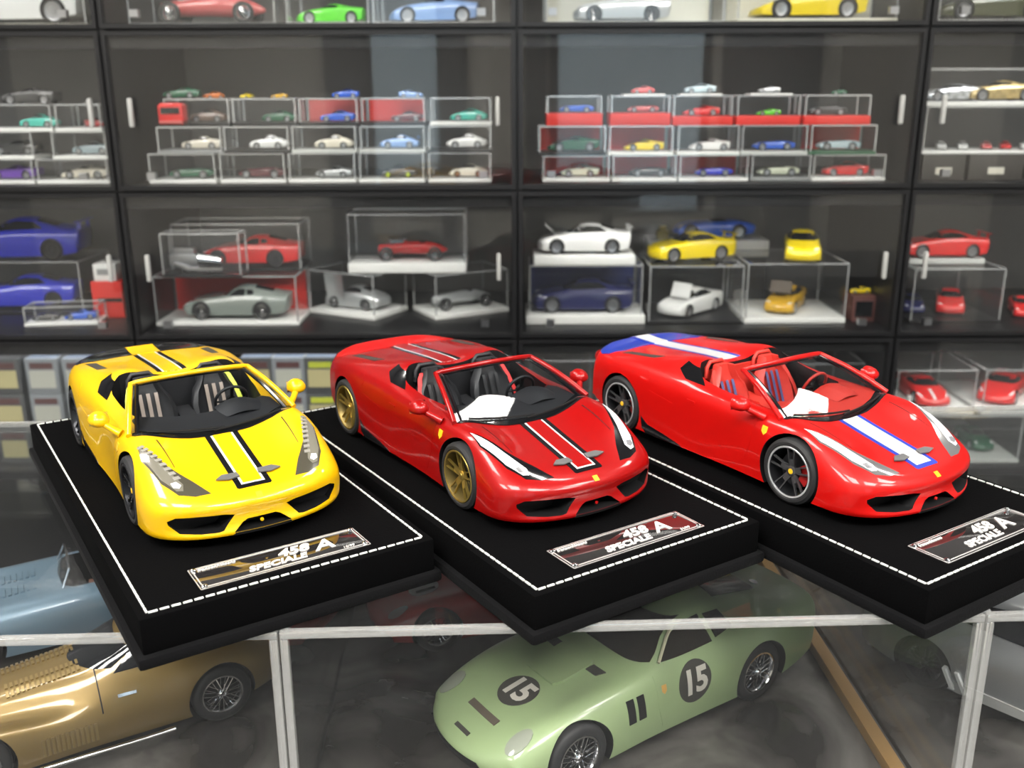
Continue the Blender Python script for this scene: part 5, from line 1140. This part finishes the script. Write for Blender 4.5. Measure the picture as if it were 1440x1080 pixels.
def racer(label, x, y, z, L, rz, bodym, eng=CHROME, grp=mg, tank=True):
    s = L/3.9; t = thing('open_wheel_racer', label, 'model car', (x, y, z+.0002), rz, grp)
    def tb(): 
        secs = []
        for (xx, zc, hw, hh) in ((1.75, .52, .10, .10), (1.70, .52, .22, .22), (1.2, .54, .26, .27), (.5, .58, .30, .30), (0, .60, .33, .32), (-.5, .60, .33, .34), (-1.0, .58, .28, .32), (-1.5, .52, .18, .22), (-1.85, .48, .05, .06)):
            secs.append([(xx, hw*math.cos(t_), zc + hh*math.sin(t_)) for t_ in np.linspace(0, 2*PI, 17)[:-1]])
        m = MB().grid(secs, 0, True); m.f.append(tuple(range(16))); m.m.append(0); m.f.append(tuple(8*16+k for k in range(16))); m.m.append(0); return sc(m, 'body', s, 60)
    obj('body', cached(('racer', round(s, 6)), tb), bodym, t)
    obj('cockpit', cached(('racerc', round(s, 6)), lambda: sc(MB().lathe([(0, .93), (.20, .93), (.22, .86), (0, .86)], 16, 'z', 0, (-.55, 0, 0)), 'cockpit', s)), BLACK, t)
    if tank: obj('engine', cached(('racere', round(s, 6)), lambda: sc(MB().box((.75, 0, .86), (.7, .30, .16)).tube([(1.15, .0, 1.0), (.2, .0, 1.0)], .11, 10), 'engine', s)), eng, t)
    obj('windscreen', cached(('racerw', round(s, 6)), lambda: sc(MB().grid([[(-.25-.05*j, .22*a, .90+.10*j) for a in (-1, 0, 1)] for j in (0, 1)]), 'windscreen', s)), CAR_GLASS, t)
    for xx in (1.25, -1.25): obj('axle', cached(('racera', xx, round(s, 6)), lambda xx=xx: sc(MB().tube([(xx, -.66, .36), (xx, .66, .36)], .035, 8), 'axle', s)), CHROME, t)
    for xx in (1.25, -1.25):
        for sg in (-1, 1): obj('wheel', cached(('racerwh', round(s, 6)), lambda: sc(wire_wheel(.36, .17, .23), 'wheel', s, 40)), [RUBBER, CHROME, BLACK], t, (xx*s, sg*.68*s, .36*s), 0 if sg > 0 else PI)
    return t
racer('silver open-wheel racing car on the turned white base', x, y-.002, zz, .115, .50-PI-.0, PSILV, tank=False)
# upper white-based case across the two
topz = z0 + .0735
x, y, zz, _ = case_px('clear case on a thick white base holding the red vintage racer', 488, 655, 385, 303, Y3+.055, .085, WBASE, .016, None, topz)
racer('red vintage racing car with bare engine on a thick white base', x+.004, y, zz, .124, PI, PRED)
# behind the red cars
DKBLUECASE = NAVY
x, y, zz, top = case_px('clear case with blue card back on a white base holding the dark blue coupe', 740, 908, 465, 384, Y3, .10, WBASE, .014, BLUECARD, over=.004)
cref = car_at('coupe', NAVY, x-.004, y, zz, 128, PI, 'dark blue coupe with rear wing in the blue-backed case', mg, wing=NAVY)
def slab(label, xx, yy, zz_, wx, dy, h, m=WBASE, grp='white model bases'):
    t = obj('display_stand', MB().box((0, 0, h/2), (wx, dy, h)).mesh('display_stand', 30, bevel=.002), m, None, (xx, yy, zz_)); return tag(t, label, 'stand', grp)
xx = PX(820, 365, Y3+.04); slab('white base under the white coupe with raised bonnet', xx, Y3+.045, top, PX(892, 365, Y3)-PX(748, 365, Y3), .075, .015)
cref = car_at('coupe', PWHITE, xx+.0, Y3+.045, top+.0152, 112, PI, 'white coupe with rear wing standing on its white base', mg, wing=PWHITE)
hd = obj('bonnet', MB().box((-.012, 0, .012), (.036, .036, .0012), 0, Matrix.Rotation(math.radians(42), 3, 'Y')).mesh('panel', 30), PWHITE, None, (xx-.036, Y3+.045, top+.036), 0); attach(hd, cref)
# cases under the yellow cars
x, y, zz, top2 = case_px('clear case holding the white coupe with open bonnet, under the yellow coupe', 912, 1046, 462, 382, Y3, .145, KBASE, .004)
cref = car_at('coupe', PWHITE, x+.004, y-.0, zz, 118, -2.35, 'white coupe with open bonnet in the clear case below the yellow coupe', mg)
hd = obj('bonnet', MB().box((0, 0, .010), (.036, .0012, .024), 0, Matrix.Rotation(math.radians(-20), 3, 'X')).mesh('panel', 30), PWHITE, None, (x-.016, y-.028, zz+.032), -.78); attach(hd, cref)
cref = car_at('coupe', PYEL, x-.0, y, top2, 106, -2.85, 'bright yellow coupe with rear wing on top of the clear case', mg, wing=PYEL, rim=SILVER)
x, y, zz, top3 = case_px('clear case on white base holding the amber coupe, under the small yellow coupe', 1049, 1192, 459, 376, Y3, .145, WBASE, .009)
cref = car_at('coupe', AMBER, x+.004, y+.0, zz, 122, -2.05, 'amber coupe with open bonnet on a white base in the clear case', mg)
hd = obj('bonnet', MB().box((0, 0, .008), (.034, .0012, .020), 0, Matrix.Rotation(math.radians(-25), 3, 'X')).mesh('panel', 30), mat('bonnet_underside', (.06, .04, .02), .5), None, (x-.014, y-.030, zz+.034), -.48); attach(hd, cref)
cref = car_at('coupe', PYEL, x+.020, y-.012, top3, 106, -1.82, 'yellow coupe facing the camera on top of the clear case', mg, rim=DARKMETAL)
# carton + blue car with thick base behind
bx = PX(995, 372, Y3+.16); tb = z0
st_ = thing('dark_box', 'dark storage box under the bright blue roadster base', 'box', (bx, Y3+.19, z0), 0)
hb = PZ(362, Y3+.155) - z0
obj('box_body', MB().box((0, 0, hb/2), (.20, .075, hb)).mesh('box_body', 30, bevel=.002), KBASE, st_); obj('lid', MB().box((0, 0, hb-.002), (.203, .078, .004)), CAB, st_)
slab('thick white base under the bright blue roadster', bx, Y3+.19, hb+z0+.0002, .205, .075, .027)
cref = car_at('roadster', PBLUE, bx+.012, Y3+.195, z0+hb+.0275, 100, PI, 'bright blue roadster on the thick white base', mg, rim=SILVER)
t = thing('engine_box', 'tiny clear box with a brass engine beside the blue roadster', 'display case', (bx-.078, Y3+.175, z0+hb+.0274), 0)
obj('cover', MB().box((0, 0, .016), (.034, .026, .032)), ACRYLIC_SMALL, t); obj('engine', MB().box((0, 0, .008), (.020, .014, .014)).box((0, 0, .019), (.012, .010, .008)).mesh('engine', 30), mat('old_brass', (.28, .24, .10), .4, metal=.5), t)
# small brown case at the end
xa, xb = PX(1196, 440, Y3+.006), PX(1228, 440, Y3+.006)
t = thing('brown_box', 'small brown glazed box with a yellow toy on it near the post', 'box', ((xa+xb)/2+.004, Y3+.035, z0), 0)
hbx = PZ(424, Y3) - PZ(460, Y3)
obj('box_body', MB().box((0, 0, hbx/2), (xb-xa, .05, hbx)).mesh('box_body', 30, bevel=.001), mat('brown_card', (.12, .045, .04), .5), t); obj('window', MB().box((0, -.0254, hbx/2), ((xb-xa)*.75, .0008, hbx*.6)), DARK_GLASS, t)
small('coupe', PYEL, (xa+xb)/2+.004, Y3+.035, z0+hbx+.0004, .03, PI, 'tiny yellow car on the small brown box', None)
# last cabinet, third row
x, y, zz, top = case_px('clear case holding a blue and a red open-bonnet coupe below the red coupe', 1283, 1412, 455, 380, Y3, .16, KBASE, .004)
cref = car_at('coupe', NAVY, x-.038, y, zz, 100, -1.85, 'navy coupe with open bonnet in the clear case below the red coupe', mg, wing=None)
cref = car_at('coupe', PRED, x+.024, y, zz, 100, -1.95, 'red hatch with open bonnet in the clear case below the red coupe', mg)
slab('pale base under the red coupe on the clear case', x-.006, y-.01, top, .122, .06, .009, PBASE)
cref = car_at('coupe', PRED, x-.006, y-.01, top+.0092, 102, PI, 'red coupe with rear wing on the pale base', mg, wing=PRED)
small('coupe', PRED, PX(1438, 445, Y3+.06), Y3+.065, z0, .085, -1.9, 'red car at the frame edge beside the navy and red coupes', None)
# first cabinet, third row
xx = PX(30, 420, Y3+.05)
x, y, zz, top = case_px('big clear case holding the deep blue coupe, under the royal blue coupe', -150, 118, 468, 396, Y3+.09, .13, KBASE, .004)
cref = car_at('coupe', ROYAL, x+.040, y-.01, zz, 165, PI+.15, 'deep blue coupe inside the big clear case at the outer cabinet', mg, rim=DARKMETAL)
cref = car_at('coupe', ROYAL, x+.045, y-.02, top, 158, PI+.12, 'royal blue coupe with roof wing on top of the big clear case', mg, rim=DARKMETAL, wing=ROYAL)
x = PX(95, 455, Y3+.03)
clear_case('low clear case with a blue and a black racer on a white base', x, Y3+.004, z0, .115, .05, .030, WBASE, .005, None, .12, 'display cases on the middle shelf')
small('wedge', DGREY, x-.030, Y3+.026, z0+.0052, .045, PI+.12, 'black racer on the low white base', mg); small('wedge', PBLUE, x+.024, Y3+.034, z0+.0052, .048, PI+.12, 'bright blue racer on the low white base', mg)
xr = PX(152, 440, Y3+.06)
t = thing('red_carton', 'red carton beside the low white racer base', 'carton', (xr+.002, Y3+.085, z0), 0)
obj('box_body', MB().box((0, 0, .030), (.050, .05, .060)).mesh('box_body', 30, bevel=.001), REDCARD, t); obj('band', MB().box((.004, -.0252, .030), (.040, .0006, .006)), BLACK, t)
t = thing('white_carton', 'small white carton stacked on the red carton', 'carton', (xr, Y3+.085, z0+.0604), 0)
obj('box_body', MB().box((0, 0, .014), (.036, .04, .028)).mesh('box_body', 30, bevel=.001), WBASE, t); obj('label', MB().box((0, -.0203, .015), (.024, .0006, .010)), GBASE, t)
# --- top row (only the lower halves show) --------------------------------------------------------------------------
z0 = shelf_z(1); tg = 'model cars on the top shelf'; cg = 'display cases on the top shelf'
def tcase(label, a, b, card, bm, bh, pyb=32, h=.085, dep=.11, **kw):
    xa, xb = PX(a, pyb, Y3), PX(b, pyb, Y3); clear_case(label, (xa+xb)/2, Y3, z0, xb-xa, dep, h, bm, bh, card, 0, cg, **kw); return (xa+xb)/2, Y3+dep/2, z0+bh
def tcar(st, pm, x, y, z, lp, rz, lb, **kw): return small(st, pm, x, y, z, lp*.00112, rz, lb, tg, **kw)
BOXW = mat('box_pale', (.62, .61, .52), .5)
x, y, zz = tcase('pale box with clear front holding the white sports car', -140, 122, BOXW, BOXW, .004); tcar('super', PWHITE, x+.02, y, zz, 190, PI, 'white sports car in the pale box on the top shelf')
x, y, zz = tcase('clear case holding the faded red racer with chrome wheels', 180, 388, None, GBASE, .004); racer('faded red racing car with chrome wheels on the top shelf', x, y, zz, .17, PI, PINKRED, grp=tg)
x, y, zz = tcase('clear case on white base holding the lime green sports car', 402, 520, None, WBASE, .004); tcar('super', LGREEN, x-.002, y, zz, 100, PI, 'lime green sports car on the top shelf')
x, y, zz = tcase('clear case on white base holding the sky blue sports car', 524, 696, None, WBASE, .004); tcar('super', LBLUE, x+.0, y, zz, 112, PI, 'sky blue sports car on the top shelf')
x, y, zz = tcase('clear case with pale card holding the silver saloon', 766, 1020, BOXW, WBASE, .004); tcar('coupe', PSILV, x-.015, y, zz, 120, PI, 'silver saloon with spoked wheels on the top shelf', wire=True, rim=CHROME)
x, y, zz = tcase('pale box with clear front holding the yellow wedge sports car', 1036, 1262, BOXW, BOXW, .007); tcar('wedge', PYEL, x, y, zz, 138, PI, 'yellow wedge sports car in the pale box on the top shelf')
x, y, zz = tcase('clear case on white base holding the olive wedge sports car', 1318, 1500, None, WBASE, .004); tcar('wedge', OLIVE, x, y, zz, 150, PI, 'olive wedge sports car on the top shelf')
# --- bottom row: blister boxes on one side, clear cases on the other ------------------------------------------------------
z0 = shelf_z(4)
PLB = mat('box_film', (.26, .32, .42), .15, coat=.6); TAN = mat('box_label_tan', (.42, .38, .20), .5); PALE = mat('box_label_pale', (.40, .41, .36), .5); DKB = mat('box_dark', (.07, .075, .08), .35, coat=.4); GREYB = mat('box_grey', (.20, .22, .24), .3, coat=.4)
bw, bd, bhh = .052, .11, .0585
bxs = [(-66, 1), (-16, 1), (38, 0), (90, 0), (338, 1), (383, 0), (428, 1), (470, 1)]
bw_words = {-66: 'at the outer end of the low shelf', -16: 'with tan label beside the pale box', 38: 'with pale label next to the yellow car tail', 90: 'hidden partly by the yellow car tail', 338: 'just past the yellow windscreen', 383: 'with pale label beside the yellow mirror', 428: 'with bright heading between yellow and dark red cars', 470: 'just behind the dark red tail'}
lvl = ['bottom', 'middle', 'top']
for px, kd in bxs:
    for l in range(3):
        Yb = YS + .03; xx = PX(px + 24, 545, Yb)
        t = thing('packed_box', '%s toy box %s, %s of its stack' % ('dark' if kd else 'pale', bw_words[px], lvl[l]), 'box', (xx, Yb + bd/2, z0 + l*(bhh+.0004)), 0, 'packed toy boxes on the low shelf')
        obj('box_body', cached(('pbox', kd), lambda: MB().box((0, 0, bhh/2), (bw, bd, bhh)).mesh('box_body', 30, bevel=.0015)), DKB if kd else GREYB, t)
        obj('top_film', cached('pfilm', lambda: MB().box((0, 0, bhh), (bw-.006, bd-.006, .0006)).mesh('top_film', 30)), PLB if not (kd and px < 0) else DKB, t)
        obj('label', cached('plab', lambda: MB().box((0, -bd/2-.0003, bhh*.42), (bw*.78, .0006, bhh*.5)).mesh('label', 30)), TAN if kd else PALE, t)
        obj('heading', cached('phead', lambda: MB().box((0, -bd/2-.0003, bhh*.80), (bw*.7, .0006, bhh*.16)).mesh('heading', 30)), mat('head_lime', (.45, .50, .05), .5) if px == 428 else mat('head_maroon', (.09, .04, .04), .5), t)
# clear cases low in the last cabinets
def low(label, a, b, pyb, pyt, Y, dep, bm, bh, zb, **kw):
    pm = (pyb+pyt)/2; xa, xb = PX(a, pm, Y), PX(b, pm, Y); h = PZ(pyt, Y) - PZ(pyb, Y)
    clear_case(label, (xa+xb)/2, Y, zb, xb-xa, dep, h, bm, bh, None, 0, 'display cases on the low shelf', **kw); return (xa+xb)/2, Y+dep/2, zb+bh, zb+h+.0006
x, y, zz, t1 = low('long low clear case holding the dark green coupe, below the red cars', 1256, 1440, 636, 570, YS+.012, .20, PBASE, .006, z0)
small('rear', DGREEN, PX(1370, 620, YS+.08), YS+.085, zz, .085, -PI/2, 'dark green coupe in the long low clear case', 'model cars on the low shelf')
x, y, zz, _ = low('clear case on white base holding the red coupe with white stripe', 1262, 1376, 565, 503, YS+.02, .17, WBASE, .007, t1, edge=EDGE)
rc = small('super', PRED, x+.008, y-.012, zz, .135, -1.62, 'red coupe with a white centre stripe in the clear case', 'model cars on the low shelf')
Ds = style_data('super', 3, 2); obj('stripe', scale_mesh(patch_mesh(Ds['bvh'], [(Ds['um']-.2, -.08), (Ds['um']-1.25, -.08), (Ds['um']-1.25, .08), (Ds['um']-.2, .08)], 'top', 'stripe', .15, .008, 1), CACHE[('car_scale', rc.name)]), STRIPEWHITE, rc)
x, y, zz, _ = low('clear case on white base holding the scarlet sports car, beside the striped coupe', 1386, 1520, 565, 503, YS+.02, .17, WBASE, .007, t1, edge=EDGE)
small('super', PRED, x-.004, y-.004, zz, .14, -2.2, 'scarlet sports car in the clear case beside the striped coupe', 'model cars on the low shelf')
x, y, zz, t1 = low('clear case on white base seen past the dark red mirror', 745, 842, 640, 500, YS+.03, .15, WBASE, .05, z0)
small('super', PSILV, x, y, zz, .09, -2.2, 'silver sports car in the clear case past the dark red mirror', 'model cars on the low shelf')
x, y, zz, t1 = low('tall clear case seen over the red windscreen', 1075, 1212, 640, 515, YS+.06, .15, KBASE, .01, z0)
small('coupe', DGREY, x, y, zz, .11, -2.4, 'dark grey coupe in the tall clear case over the red windscreen', 'model cars on the low shelf')
